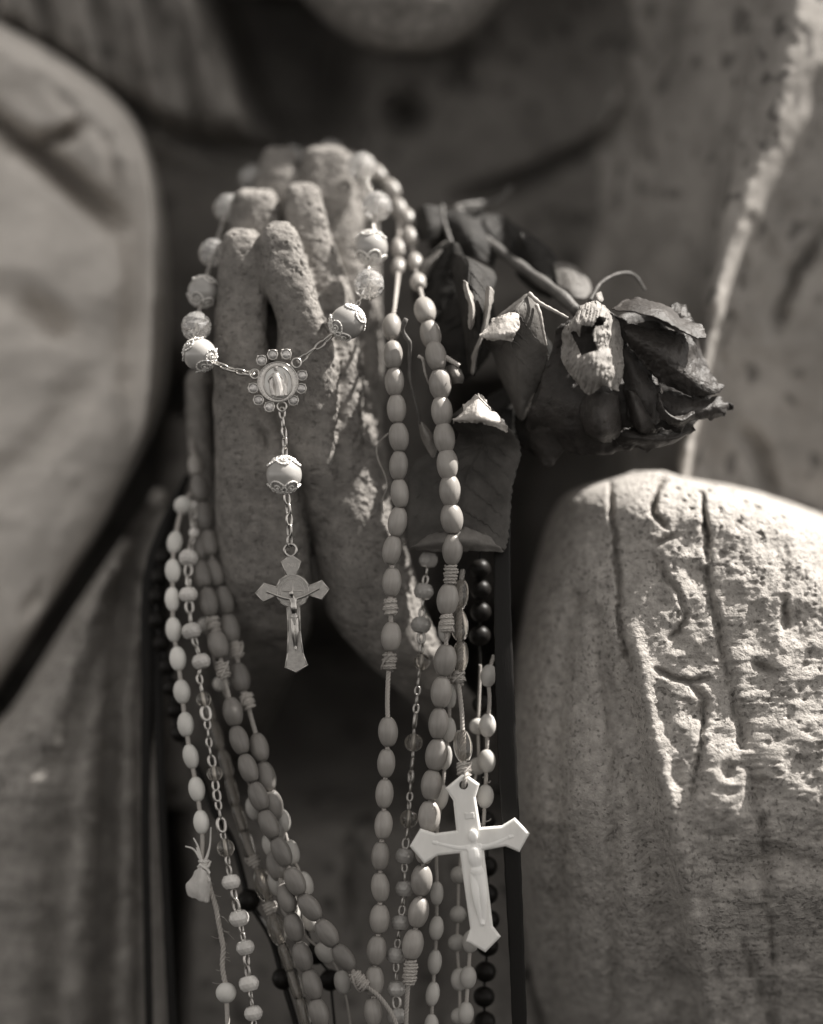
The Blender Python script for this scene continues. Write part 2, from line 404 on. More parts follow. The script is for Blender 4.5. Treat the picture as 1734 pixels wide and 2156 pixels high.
# head: chin just below the picture's top edge, the rest above it
def head_relief(x, y):
    return -26 * np.exp(-((x - 850) ** 2 / 60. ** 2 + (y + 20) ** 2 / 50. ** 2)) + 30 * np.exp(-((x - 850) ** 2 / 90. ** 2 + (y + 90) ** 2 / 14. ** 2)) \
        - 90 * np.exp(-((x - 850) ** 2 / 34. ** 2 + (y + 190) ** 2 / 60. ** 2)) + 28 * np.exp(-(((np.abs(x - 850) - 110) / 55.) ** 2 + ((y + 260) / 30.) ** 2))
Vh = loft([(-640, 780, 920, 640, 200), (-600, 690, 1010, 560, 380), (-480, 600, 1100, 480, 620), (-300, 570, 1130, 430, 720), (-120, 590, 1110, 410, 700),
           (0, 640, 1060, 400, 640), (60, 700, 1010, 420, 520), (96, 755, 960, 450, 380), (112, 800, 915, 490, 240)], 90, 72, head_relief)
obj('head', *Vh, 'stone', statue, label='smooth stone chin of the statue seen at the top edge')
# neck
obj('neck', *loft([(20, 740, 1000, 720, 420), (90, 735, 1030, 860, 420), (160, 700, 1060, 1080, 420), (240, 680, 1080, 1300, 300)], 40, 48), 'stone_shaded', statue)
# hood of the veil, unseen above the picture, shaped to block the sun
shade_hood = Geo()
shade_hood.add(*loft([(-800, 700, 1000, 700, 500), (-760, 560, 1180, 420, 800), (-560, 440, 1400, 400, 960), (-400, 410, 1490, 440, 900, 3), (-280, 400, 1520, 500, 800, 3), (-160, 410, 1490, 640, 700, 3), (-20, 470, 1340, 1100, 500)], 60, 64))
obj('shade_hood', shade_hood.V(), shade_hood.f, 'stone_veil', statue)

def veil_relief(x, y):
    p = np.stack([x, y, 0 * x], -1)
    return carve(x, y, [(-40, 235), (110, 345), (240, 462)], 22, 300) + carve(x, y, [(85, 312), (168, 268)], 17, 170) + carve(x, y, [(20, 600), (120, 680), (150, 700)], 28, 120) + carve(x, y, [(90, 170), (230, 300), (285, 560), (270, 800)], 20, 30) \
        + 22 * fbm(p, 120, 3, 4) - 70 * np.exp(-((x - 322 + (y - 560) ** 2 / 9000.) / 22.) ** 2) * ss(200, 350, y) * ss(1050, 800, y) - 40 * np.exp(-(pdist(x, y, [(-100, 20), (110, 170), (250, 330)])[0] / 50) ** 2) \
        + carve(x, y, [(-100, 1080), (60, 960), (200, 800)], 30, 40) + carve(x, y, [(90, 1230), (60, 1300)], 14, 30)

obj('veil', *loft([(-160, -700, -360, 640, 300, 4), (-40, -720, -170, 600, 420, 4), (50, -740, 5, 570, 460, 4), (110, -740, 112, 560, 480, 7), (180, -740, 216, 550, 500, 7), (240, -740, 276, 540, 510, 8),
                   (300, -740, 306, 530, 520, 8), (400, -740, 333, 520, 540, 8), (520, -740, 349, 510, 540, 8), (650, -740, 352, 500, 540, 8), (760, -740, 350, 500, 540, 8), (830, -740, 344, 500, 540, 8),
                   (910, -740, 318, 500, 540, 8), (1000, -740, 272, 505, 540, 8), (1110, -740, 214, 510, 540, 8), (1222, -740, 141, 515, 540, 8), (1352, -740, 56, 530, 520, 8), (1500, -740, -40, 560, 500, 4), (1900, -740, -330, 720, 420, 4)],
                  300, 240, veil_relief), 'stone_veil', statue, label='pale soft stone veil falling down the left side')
def drape_relief(x, y):
    p = np.stack([x, y, 0 * x], -1)
    return carve(x, y, [(320, 1090), (268, 1250), (236, 1480), (205, 2300)], 30, 150, False) + carve(x, y, [(290, 1130), (215, 1340), (130, 1650), (90, 2300)], 26, 90, False) \
        + carve(x, y, [(120, 1330), (165, 1310), (168, 1360)], 9, 36) + carve(x, y, [(85, 1560), (110, 1600)], 7, 26) + carve(x, y, [(335, 1180), (290, 1500), (285, 2300)], 14, 70, False) + 16 * fbm(p, 70, 4, 8)
obj('robe_fold', *loft([(1030, 325, 350, 560, 60), (1070, 302, 352, 480, 160), (1130, 262, 348, 440, 240), (1200, 214, 335, 420, 300), (1300, 146, 318, 400, 340), (1400, 84, 312, 390, 360),
                        (1500, 20, 312, 385, 380, 2.8), (1650, -150, 340, 385, 400, 4), (1850, -330, 352, 410, 420, 4), (2300, -480, 372, 540, 460, 3), (2600, -560, 360, 640, 460, 3)],
                       230, 180, drape_relief), 'stone_pale', statue, label='fanned stone folds of the robe at lower left')
# inner sleeve of the left arm
obj('inner_sleeve', *loft([(880, 350, 400, 720, 200), (1000, 335, 480, 660, 300), (1200, 320, 500, 620, 360), (1500, 315, 480, 640, 380), (1700, 318, 470, 660, 330)], 60, 60), 'stone_shaded', statue)

# big sleeve on the right
SL_RIDGE = [(1296, 1030), (1306, 1180), (1322, 1340), (1345, 1480), (1380, 1640), (1420, 1830), (1500, 2250), (1520, 2500)]
def sleeve_relief(x, y):
    p = np.stack([x, y, 0 * x], -1)
    r = carve(x, y, [(1288, 1020), (1290, 1080), (1299, 1130), (1297, 1185), (1307, 1240), (1303, 1300), (1312, 1350), (1330, 1410)], 5.2, 30, False) + carve(x, y, [(1300, 1360), (1318, 1375), (1306, 1395)], 7, 16)
    rd, t = pdist(x, y, SL_RIDGE)
    xr = np.interp(y, [q[1] for q in SL_RIDGE], [q[0] for q in SL_RIDGE])
    r = r - 26 * np.exp(-((x - xr - 16) / 22.) ** 2) * ss(1250, 1450, y)
    r = r + 30 * np.exp(-((x - xr + 34) / 34.) ** 2) * ss(1280, 1500, y)
    r = r + carve(x, y, [(1210, 1270), (1186, 1400), (1172, 1600), (1180, 2300)], 22, 26, False) + carve(x, y, [(1252, 1290), (1276, 1400), (1296, 1600), (1288, 2300)], 15, 22, False)
    r = r + carve(x, y, [(1396, 1000), (1380, 1040), (1374, 1080), (1398, 1105)], 5.6, 55) + carve(x, y, [(1482, 1040), (1486, 1120), (1490, 1180)], 5.0, 50)
    r = r + carve(x, y, [(1375, 1165), (1402, 1215), (1430, 1250), (1442, 1290)], 5.0, 24) + carve(x, y, [(1442, 1290), (1432, 1330), (1410, 1345)], 4.3, 26) + carve(x, y, [(1378, 1145), (1400, 1135), (1420, 1128)], 7.4, 24)
    r = r + carve(x, y, [(1380, 1408), (1420, 1428), (1455, 1436), (1490, 1426)], 5.0, 32) + carve(x, y, [(1452, 1440), (1480, 1470), (1482, 1520), (1470, 1600), (1452, 1690)], 6.2, 30)
    r = r + carve(x, y, [(1490, 1200), (1512, 1330), (1540, 1450), (1570, 1600), (1610, 1760), (1640, 2300)], 6.8, 30, False)
    r = r + carve(x, y, [(1585, 1395), (1625, 1415)], 7.4, 34) + carve(x, y, [(1650, 1260), (1655, 1330)], 7.4, 30) + carve(x, y, [(1600, 1640), (1612, 1650)], 7.4, 44) + carve(x, y, [(1530, 1620), (1540, 1625)], 16, 36)
    r = r + carve(x, y, [(1560, 1980), (1600, 2080), (1640, 2200)], 7.4, 40) + carve(x, y, [(1530, 1850), (1640, 1800), (1734, 1830)], 26, 34) - 18 * np.exp(-((x - 1600) / 90.) ** 2 - ((y - 1900) / 60.) ** 2)
    wR = .12 + .88 * ss(1300, 1440, x)
    low = ss(1750, 1950, y)
    r = r + 16 * fbm(p, 170, 3, 77) + (3 + 6 * wR) * fbm(p, 42, 3, 21) - (.9 + 2.7 * wR * (1 - .4 * low)) * np.abs(fbm(p, 13, 4, 33))
    r = r - 34 * ss(-30, 40, x - xr) * ss(1350, 1650, y)
    pit = fbm(p, 11, 2, 55); r = r + 7 * ss(.7, 1.0, pit) * (.2 + wR)
    return r
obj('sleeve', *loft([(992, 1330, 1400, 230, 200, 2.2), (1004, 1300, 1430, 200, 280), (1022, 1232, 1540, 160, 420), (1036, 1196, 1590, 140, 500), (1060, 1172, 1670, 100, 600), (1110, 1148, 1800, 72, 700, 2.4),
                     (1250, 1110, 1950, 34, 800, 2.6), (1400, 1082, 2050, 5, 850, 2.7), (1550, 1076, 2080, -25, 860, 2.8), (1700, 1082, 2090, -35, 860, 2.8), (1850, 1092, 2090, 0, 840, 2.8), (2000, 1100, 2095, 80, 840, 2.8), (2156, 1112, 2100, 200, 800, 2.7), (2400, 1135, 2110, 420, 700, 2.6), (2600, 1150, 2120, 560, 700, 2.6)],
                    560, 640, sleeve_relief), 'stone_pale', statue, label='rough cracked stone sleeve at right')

# hands, pressed together; little fingers nearest the viewer
E = 3.2
hand_parts = [
 # left hand: little, ring, middle finger, palm and wrist
 [(482, 492, 534, 125, 60, E), (492, 472, 550, 100, 105, E), (560, 460, 566, 86, 130, E), (630, 456, 566, 80, 140, E), (700, 453, 562, 74, 150, E), (770, 451, 575, 68, 160, 3), (850, 450, 600, 62, 170, 2.8), (1000, 455, 610, 66, 170, 2.6), (1100, 456, 630, 80, 170, 2.4), (1200, 470, 640, 130, 130, 2.3)],
 [(398, 512, 570, 225, 80, E), (410, 494, 586, 205, 110, E), (440, 488, 592, 198, 130, E), (520, 480, 600, 185, 140, E), (700, 462, 608, 200, 160, E), (900, 456, 620, 170, 160, E)],
 [(308, 570, 612, 365, 70, E), (318, 553, 626, 345, 110, E), (352, 545, 634, 335, 130, E), (400, 530, 650, 325, 140, E), (520, 500, 650, 310, 150, E), (800, 470, 650, 280, 150, E)],
 [(840, 452, 590, 78, 220), (950, 453, 636, 66, 260), (1100, 455, 650, 62, 290), (1230, 462, 662, 80, 290), (1330, 474, 652, 165, 280), (1420, 470, 612, 360, 260), (1500, 455, 575, 640, 240), (1580, 440, 545, 950, 220), (1680, 430, 520, 1300, 200)],
 # right hand
 [(466, 574, 606, 100, 40, E), (476, 556, 622, 80, 90, E), (500, 546, 632, 66, 115, E), (560, 546, 652, 54, 135, E), (610, 556, 668, 48, 145, E), (670, 586, 690, 44, 150, E), (720, 586, 706, 42, 155, E), (780, 574, 716, 42, 160, 3), (850, 572, 718, 45, 160, 2.8), (980, 622, 718, 62, 160, 2.6), (1080, 645, 730, 95, 150, 2.4), (1150, 660, 740, 150, 110, 2.3)],
 [(384, 620, 654, 210, 50, E), (393, 602, 672, 190, 95, E), (440, 600, 684, 175, 120, E), (500, 600, 700, 165, 130, E), (620, 620, 744, 140, 150, E), (760, 640, 762, 112, 160, E), (900, 650, 770, 96, 160, E), (1030, 660, 764, 92, 140, E), (1060, 680, 750, 110, 80, E)],
 [(304, 660, 712, 355, 70, E), (316, 638, 734, 330, 115, E), (400, 632, 754, 312, 140, E), (500, 650, 770, 292, 150, E), (640, 680, 792, 262, 160, E), (800, 690, 808, 232, 160, E), (830, 700, 806, 232, 150, E), (950, 700, 806, 200, 150, E)],
 [(318, 700, 745, 380, 90, E), (380, 700, 785, 360, 130, E), (520, 710, 800, 340, 150, E), (700, 720, 806, 300, 150, E), (850, 720, 812, 280, 150, E)],
 [(800, 622, 790, 170, 200), (900, 628, 806, 130, 240), (1000, 634, 822, 100, 260), (1100, 650, 845, 88, 270), (1200, 668, 870, 88, 270), (1300, 692, 905, 104, 260), (1380, 758, 945, 132, 240), (1450, 836, 985, 190, 220), (1520, 905, 1050, 330, 200), (1660, 985, 1160, 600, 200)],
 # thumb side of the left hand, seen behind it
 [(778, 402, 440, 300, 90), (800, 392, 450, 280, 130), (900, 394, 452, 270, 140), (1000, 404, 470, 280, 150), (1150, 420, 500, 300, 150)],
]
def hand_rough(p, no):
    # eroded edges: rough where the surface turns to the right or up
    edge = np.clip(no[:, 0] * .9 + no[:, 2] * .7, 0, 1)
    r = 2.6 * fbm(p, 46, 3, 2) + 1.0 * fbm(p, 16, 3, 6)
    r = r - edge * 7.0 * np.abs(fbm(p, 17, 3, 12)) - 3.5 * ss(.55, .9, fbm(p, 11, 2, 44))
    x = p[:, 0] + 867; y = 1078 - p[:, 2]
    fr = np.clip(-no[:, 1] * 2, 0, 1)
    r = r - fr * carve(x, y, [(540, 905), (556, 925), (570, 945)], 13, 22)
    return r
hands = voxel_union('hands', [loft(r, 70, 40) for r in hand_parts], 3.0 * S, 'stone', statue, 6, hand_rough)
hands['label'] = 'stone hands pressed together, fingertips chipped and worn'

# ================================================================== bead kits
def capsule_profile(L, r, end, n=12, p=2.0):
    pr = []
    for k in range(n + 1):
        t = -1 + 2 * k / n
        pr.append((end + (r - end) * (max(0, 1 - abs(t) ** p)) ** .72 if abs(t) < 1 else end, t * L / 2))
    return pr
def bead_mesh(name, L, r, end, m, seg=24, n=16, p=2.0, smooth=True, hole=True):
    pr = capsule_profile(L * S, r * S, end * S, n, p)
    if hole: pr = [(end * S * .45, pr[0][1] + 2.5 * S)] + pr + [(end * S * .45, pr[-1][1] - 2.5 * S)]
    V, f = lathe(pr, seg); return mesh(name, V, f, m, smooth)
def ball_mesh(name, r, m, seg=24, rings=14, sq=1.0, smooth=True, twist=0):
    pr = [(max(r * math.sin(math.pi * k / rings), r * .06) * S, -r * sq * math.cos(math.pi * k / rings) * S) for k in range(rings + 1)]
    V, f = lathe(pr, seg, twist); return mesh(name, V, f, m, smooth)
def rondelle_mesh(name, w, h, m):
    pr = [(.26, -.50), (.66, -.44), (.90, -.24), (1.0, 0), (.90, .24), (.66, .44), (.26, .50)]; n = 12
    V, f = lathe([(a * w / 2 * S, b * h * S) for a, b in pr], n, .5); f2 = []
    for k in range(len(pr) - 1):
        for j in range(n):
            a, b, c, d = k * n + j, k * n + (j + 1) % n, (k + 1) * n + j, (k + 1) * n + (j + 1) % n
            f2 += [(a, b, c), (c, b, d)] if k % 2 == 0 else [(a, d, c), (a, b, d)]
    f2 += f[-2:]
    return mesh(name, V, f2, m, False)
def link_mesh(name, L, Wd, r, m, seg=8):
    a, b = (L / 2 - r) * S, (Wd / 2 - r) * S; P = []
    for k in range(26):
        t = 2 * math.pi * k / 26
        P.append((b * np.sign(math.cos(t)) * abs(math.cos(t)) ** .85, 0, a * np.sign(math.sin(t)) * abs(math.sin(t)) ** .8))
    V, f = tube(P, r * S, seg, closed=True); return mesh(name, V, f, m)
def chain(parent, pts, me, pitch, roll0=0.0, name='chain_link', jit=.25):
    P = np.array([W(*p) for p in pts]); L = np.linalg.norm(np.diff(P, axis=0), axis=1).sum() / S
    n = max(1, int(round(L / pitch))); Q = smoothpath(P, n * 6 + 1)
    for k in range(n):
        c = Q[k * 6 + 3]; dv = Q[min(k * 6 + 6, len(Q) - 1)] - Q[k * 6]
        place(name, me, parent, basis(dv, roll0 + (math.pi / 2) * (k % 2) + random.uniform(-jit, jit), c))
def directions(P):
    P = np.asarray(P, float); D = np.gradient(P, axis=0) if len(P) > 1 else np.array([[0, 0, 1.]])
    return D
def strand(root, items, dm, kit, cord='cord', cord_r=4.8, knot=(30, 13), cordname='cord', plain=False, knot_labels=None):
    """items: (kind, x, y[, depth offset]); kinds in kit are beads, 'c' a bare cord point, 'k' a knot"""
    P = np.array([W(it[1], it[2], dm(it[2]) + (it[3] if len(it) > 3 else 0)) for it in items])
    D = directions(P)
    for i, it in enumerate(items):
        if it[0] in kit:
            name, me = kit[it[0]][:2]
            dj = Vector((-D[i]).tolist()).normalized() + Vector((random.gauss(0, .045), random.gauss(0, .05), random.gauss(0, .03)))
            q = basis(dj, random.uniform(0, 6), P[i], 1) @ Matrix.Diagonal((random.uniform(.93, 1.06), random.uniform(.93, 1.06), random.uniform(.97, 1.02), 1))
            place(name, me, root, q)
        elif it[0] in 'kK':
            g = Geo(); ln = it[4] if len(it) > 4 else knot[0]
            coil_knot(g, P[i], D[i], ln * S, knot[1] * S, 3.0 * S, turns=max(3, ln / 6.8), seed=i)
            obj('knot', g.V(), g.f, 'cord', root)
    if cord:
        g = Geo()
        if plain: g.add(*tube(smoothpath(P, len(P) * 6), cord_r * S, 8))
        else: twisted(g, P, cord_r * S, cord_r * 4.8 * S)
        obj(cordname, g.V(), g.f, cord, root)
    return P

oval_me = bead_mesh('oval_bead', 61, 20.5, 8, 'oval'); oval_w = bead_mesh('oval_bead_wide', 65, 23, 9, 'oval')
oval_l = bead_mesh('oval_bead_left', 63, 21, 8.5, 'oval_dull'); oval_s = bead_mesh('oval_bead_small', 50, 17, 8, 'oval')
clear_oval = bead_mesh('clear_oval', 66, 19, 9, 'glass_smoky')
link_s = link_mesh('link_small', 29, 17, 2.6, 'silver'); link_m = link_mesh('link_medium', 27, 19, 3.0, 'silver_dull')

# ---------------- oval bead rosary, right pair of strands
dB = lerp_map([(330, 420), (450, 330), (560, 240), (650, 90), (760, 40), (1000, 15), (1600, 5), (2200, 0)])
ov = thing('oval_bead_rosary', 'tan oval bead rosary hanging in two strands just right of the stone hands', 'rosary', W(850, 350, 380).tolist())
kitB = {'o': ('bead', oval_me), 'w': ('bead', oval_w), 's': ('bead', oval_s)}
itemsL = [('c', 742, 330), ('s', 795, 366), ('s', 826, 398), ('s', 841, 440), ('c', 842, 470)] \
    + [('s', x, y) for x, y in F(4, [(650, 800), (648, 935)])] + [('c', x, y) for x, y in F(4, [(640, 1050), (622, 1200)])] \
    + [('o', x, y) for x, y in F(4, [(600, 1370), (608, 1570)])] + [('o', x, y) for x, y in F(6, [(370, 400), (385, 595), (402, 800), (400, 1005), (408, 1205), (392, 1410), (352, 1615)])] \
    + [('o', x, y) for x, y in F(11, [(475, 235)])] + [('k', *F(11, [(465, 410)])[0], 0, 36), ('o', *F(11, [(470, 630)])[0]), ('k', *F(11, [(457, 810)])[0], 0, 38)] \
    + [('c', *F(11, [(447, 950)])[0]), ('c', *F(11, [(443, 1120)])[0])] + [('o', x, y) for x, y in F(11, [(448, 1315), (435, 1540)])] \
    + [('o', x, y) for x, y in F(12, [(422, 275), (415, 500), (393, 725), (392, 950), (387, 1178), (365, 1405), (347, 1625), (340, 1850), (338, 2075)])]
# avoid the duplicate of the bead listed in two views
strand(ov, itemsL, dB, kitB)
itemsR = [('s', 795, 366, 30), ('c', 835, 425, 20), ('s', 858, 460, 10)] + [('s', x, y) for x, y in F(4, [(735, 720), (768, 900), (790, 1045)])] + [('c', x, y) for x, y in F(4, [(815, 1140)])] \
    + [('w', *F(4, [(838, 1250)])[0])] + [('w', x, y) for x, y in F(6, [(630, 60), (670, 215), (700, 418), (712, 615), (730, 805), (752, 995), (770, 1185), (784, 1388), (788, 1610)])] \
    + [('k', *F(11, [(900, 178)])[0], 0, 40), ('w', *F(11, [(878, 360)])[0]), ('k', *F(11, [(870, 530)])[0], -6, 40)] \
    + [('w', x, y) for x, y in F(11, [(860, 800), (832, 1030), (812, 1255), (797, 1480), (762, 1698)])] \
    + [('w', x, y) for x, y in F(12, [(745, 440), (715, 665), (690, 900), (668, 1130), (627, 1362)])] + [('k', *F(12, [(608, 1562)])[0], 0, 52), ('c', *F(12, [(590, 1690)])[0]), ('c', *F(12, [(580, 1850)])[0]), ('c', *F(12, [(572, 2200)])[0])]
strand(ov, itemsR, lambda y: dB(y) - 10, kitB)

# ---------------- oval bead rosary, left pair of strands
dC = lerp_map([(880, 330), (1000, 230), (1200, 150), (1500, 90), (1800, 30), (2150, 0)])
ol = thing('oval_bead_rosary', 'dull brown oval bead rosary hanging in two strands left of the stone hands', 'rosary', W(405, 930, 300).tolist())
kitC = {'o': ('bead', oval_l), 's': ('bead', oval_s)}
i1 = [('c', 404, 925), ('s', *F(8, [(490, 310)])[0])] + [('o', x, y) for x, y in F(8, [(528, 500), (568, 740), (608, 960), (660, 1210), (737, 1440), (782, 1680)])] \
    + [('k', *F(8, [(835, 1860)])[0], 0, 36), ('o', *F(9, [(868, 210)])[0]), ('k', *F(9, [(930, 405)])[0], 0, 36), ('c', *F(9, [(955, 530)])[0])] \
    + [('o', x, y) for x, y in F(9, [(1030, 800), (1085, 1045), (1145, 1285)])] + [('o', *F(9, [(1165, 1520)])[0], 40), ('o', *F(9, [(1172, 1790)])[0], 30)] \
    + [('o', x, y) for x, y in F(10, [(972, 625), (1032, 868), (1105, 1115), (1185, 1350), (1240, 1590), (1280, 1835)])]
strand(ol, i1, dC, kitC)
i2 = [('c', 404, 925, 20), ('c', *F(8, [(500, 420)])[0], 25), ('o', *F(8, [(520, 1000)])[0], 25), ('o', *F(8, [(548, 1220)])[0], 10)] + [('o', x, y) for x, y in F(8, [(602, 1455)])] \
    + [('k', *F(8, [(642, 1635)])[0], 0, 34), ('o', *F(8, [(682, 1810)])[0]), ('k', *F(9, [(722, 150)])[0], 0, 36), ('c', *F(9, [(765, 340)])[0])] \
    + [('o', x, y) for x, y in F(9, [(805, 500), (860, 738), (935, 975), (1020, 1212), (1108, 1447), (1215, 1680)])] \
    + [('o', x, y) for x, y in F(10, [(1040, 480), (1165, 700), (1307, 917), (1450, 1122)])] + [('k', *F(10, [(1585, 1315)])[0], 0, 44), ('c', 800, 2100), ('c', 832, 2150), ('c', 850, 2230)]
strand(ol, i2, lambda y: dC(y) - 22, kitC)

# ---------------- cream oval bead rosary at far left, with a torn rag
wh = thing('cream_bead_rosary', 'cream oval bead rosary at far left with a torn rag tied below', 'rosary', W(392, 1040, 200).tolist())
dW = lerp_map([(1000, 230), (1200, 130), (1500, 80), (1800, 40), (2200, 20)])
kitW = {'b': ('bead', bead_mesh('cream_bead', 51, 17.5, 6, 'glow', hole=False)), 'r': ('bead', ball_mesh('cream_ball', 20, 'glow'))}
iw = [('c', 412, 1030, 30), ('r', 386, 1064)] + [('b', x, y) for x, y in F(8, [(316, 952), (302, 1190), (298, 1430), (307, 1685), (343, 1930)])] \
    + [('b', x, y) for x, y in F(9, [(377, 330), (408, 605), (452, 875), (502, 1150), (540, 1427)])] + [('c', *F(9, [(550, 1600)])[0]), ('c', *F(9, [(548, 1780)])[0]), ('c', *F(10, [(320, 470)])[0])]
strand(wh, iw, dW, kitW, cord_r=5, plain=True)
g = Geo()
thr = np.array([W(x, y, dW(y)) for x, y in F(10, [(300, 430), (335, 570), (372, 690), (398, 830), (422, 960), (436, 1050), (430, 1200), (455, 1355)])])
twisted(g, thr, 5.2 * S, 30 * S, 3)
fz = random.Random(3)
for k in range(24):     # stray fibres
    q = smoothpath(thr, 80)[fz.randrange(5, 78)]; dv = np.array([fz.uniform(-1, 1), fz.uniform(-1, .2), fz.uniform(-.8, .5)])
    ln = fz.uniform(8, 34) * S; P = [q, q + dv * ln * .5 + np.array([0, 0, fz.uniform(-6, 6) * S]), q + dv * ln]
    g.add(*tube(smoothpath(P, 7), .4 * S, 4))
P = [W(*q) for q in F(10, [(462, 1440, 25), (470, 1600, 25), (480, 1950, 25)])]; g.add(*tube(smoothpath(P, 10), 5 * S, 8))
pb = W(*F(10, [(460, 1418)])[0], 25); place('bead', ball_mesh('cream_ball_large', 22, 'glow'), wh, basis((0, 0, 1), 0, pb))
obj('thread', g.V(), g.f, 'cord', wh, label='fuzzy twisted thread below the rag')
g = Geo(); pk = W(*F(9, [(560, 1800)])[0], dW(1824)); coil_knot(g, pk, (0.15, 0, 1), 30 * S, 10 * S, 3.4 * S, 3.5, 5)
for pts in ([(548, 1770), (480, 1660), (405, 1630)], [(548, 1770), (515, 1640), (475, 1560)], [(565, 1770), (610, 1640), (622, 1470)], [(575, 1760), (600, 1690), (612, 1620)], [(560, 1770), (520, 1700), (500, 1640)]):
    P = [W(x, y, dW(y) - 6) for x, y in F(9, pts)]; g.add(*tube(smoothpath(P, 14), np.linspace(3.2, 1.6, 14) * S, 6))
for pts in ([(520, 1780), (590, 1830), (610, 1860)], [(530, 1830), (600, 1900), (605, 1930)]):
    P = [W(x, y, dW(y) - 14) for x, y in F(9, pts)]; g.add(*tube(smoothpath(P, 14), 3.4 * S, 6))
obj('frayed_knot', g.V(), g.f, 'cloth', wh, label='frayed knot with loose ends')

# control-grid sheets with thickness (cloth, leaves, petals)
def sheet(grid, n=28, m=28, wr=3.0, ws=26, seed=0, thick=2.2, serr=0, edge=0, hole=None, rib=0):
    G = np.array(grid, float); rows = np.array([smoothpath(r, m) for r in G])
    A = np.array([smoothpath(rows[:, j], n) for j in range(m)]).transpose(1, 0, 2)
    u = np.linspace(0, 1, n)[:, None] * np.ones((1, m)); v = np.ones((n, 1)) * np.linspace(0, 1, m)[None]
    nz = fbm(np.stack([A[..., 0], A[..., 1], 0 * A[..., 0] + seed * 7], -1), ws, 4, seed)
    A[..., 2] += wr * nz
    if rib:
        q = np.stack([(A[..., 0] + .22 * A[..., 1]) / 7., A[..., 1] / 30., 0 * nz + seed], -1); A[..., 2] -= rib * (1 - np.abs(fbm(q, 1, 3, seed + 9))) ** 3
    if edge:
        e = np.maximum(np.abs(2 * v - 1), np.abs(2 * u - 1)) ** 5
        w_ = fbm(np.stack([A[..., 0], A[..., 1], 0 * nz + 3.3 + seed], -1), 15, 3, seed + 3)
        A[..., 0] += edge * e * w_; A[..., 1] += edge * e * np.roll(w_, 3, 0); A[..., 2] += edge * e * np.roll(w_, 5, 1)
    if serr:
        tooth = ((u * n / 2.5) % 1.0)
        for side, sg in ((0, -1), (m - 1, 1)):
            t = A[:, side] - A[:, side - sg * 1 if side else 1]; t /= np.linalg.norm(t, axis=1)[:, None] + 1e-9
            A[:, side] += t * serr * tooth[:, side][:, None]
    P = W(A[..., 0], A[..., 1], A[..., 2])
    du = np.gradient(P, axis=0); dv = np.gradient(P, axis=1); N = np.cross(du, dv); N /= np.linalg.norm(N, axis=2)[..., None] + 1e-12
    T = P + N * thick * S * .5; Bm = P - N * thick * S * .5; k = n * m
    V = np.concatenate([T.reshape(-1, 3), Bm.reshape(-1, 3)]); f = grid_faces(n, m) + [tuple(x + k for x in q)[::-1] for q in grid_faces(n, m)]
    rim = [j for j in range(m)] + [i * m + m - 1 for i in range(1, n)] + [(n - 1) * m + j for j in range(m - 2, -1, -1)] + [i * m for i in range(n - 2, 0, -1)]
    for a, b in zip(rim, rim[1:] + rim[:1]): f.append((b, a, a + k, b + k))
    if hole:
        H = np.array(hole); cx = A[..., 0].ravel(); cy = A[..., 1].ravel()
        def inside(x, y):
            c = False; j = len(H) - 1
            for i in range(len(H)):
                if (H[i][1] > y) != (H[j][1] > y) and x < (H[j][0] - H[i][0]) * (y - H[i][1]) / (H[j][1] - H[i][1]) + H[i][0]: c = not c
                j = i
            return c
        f = [q for q in f if not inside(float(np.mean([cx[i % k] for i in q])), float(np.mean([cy[i % k] for i in q])))]
    return V, f
def veins(grid, n=40, m=31, off=2.0, side=7):
    G = np.array(grid, float); rows = np.array([smoothpath(q, m) for q in G]); A = np.array([smoothpath(rows[:, j], n) for j in range(m)]).transpose(1, 0, 2)
    g = Geo(); c = m // 2; P = W(A[:, c, 0], A[:, c, 1], A[:, c, 2] - off); g.add(*tube(P, np.linspace(2.6, .9, n) * S, 6))
    for k in range(side):
        i0 = int(2 + k * (n - 8) / side)
        for sg in (-1, 1):
            pts = []
            for q in range(0, c - 1):
                i = min(n - 1, int(i0 + q * .55)); pts.append(A[i, c + sg * q])
            pts = np.array(pts); g.add(*tube(W(pts[:, 0], pts[:, 1], pts[:, 2] - off * .8), np.linspace(1.5, .5, len(pts)) * S, 5))
    return g.V(), g.f
def add_sheet(name, grid, mt, parent, label=None, **kw):
    if kw.pop('vein', False):
        kw['wr'] = min(kw.get('wr', 3), 2.5)
        g = Geo(); g.add(*sheet(grid, **kw)); g.add(*veins(grid)); return obj(name, g.V(), g.f, mt, parent, label=label)
    return obj(name, *sheet(grid, **kw), mt, parent, label=label)
def FG(f, rows): return [F(f, r) for r in rows]
add_sheet('rag', FG(10, [[(225, 360, 30), (265, 375, 14), (310, 400, 34)], [(175, 440, 40), (250, 450, 8), (330, 480, 36)], [(120, 540, 46), (225, 560, 12), (340, 560, 40)], [(135, 588, 44), (240, 640, 22), (330, 655, 44)]]),
          'cloth', wh, 'torn cream rag scrap', wr=2.5, ws=40, seed=4, edge=3.5, thick=3)

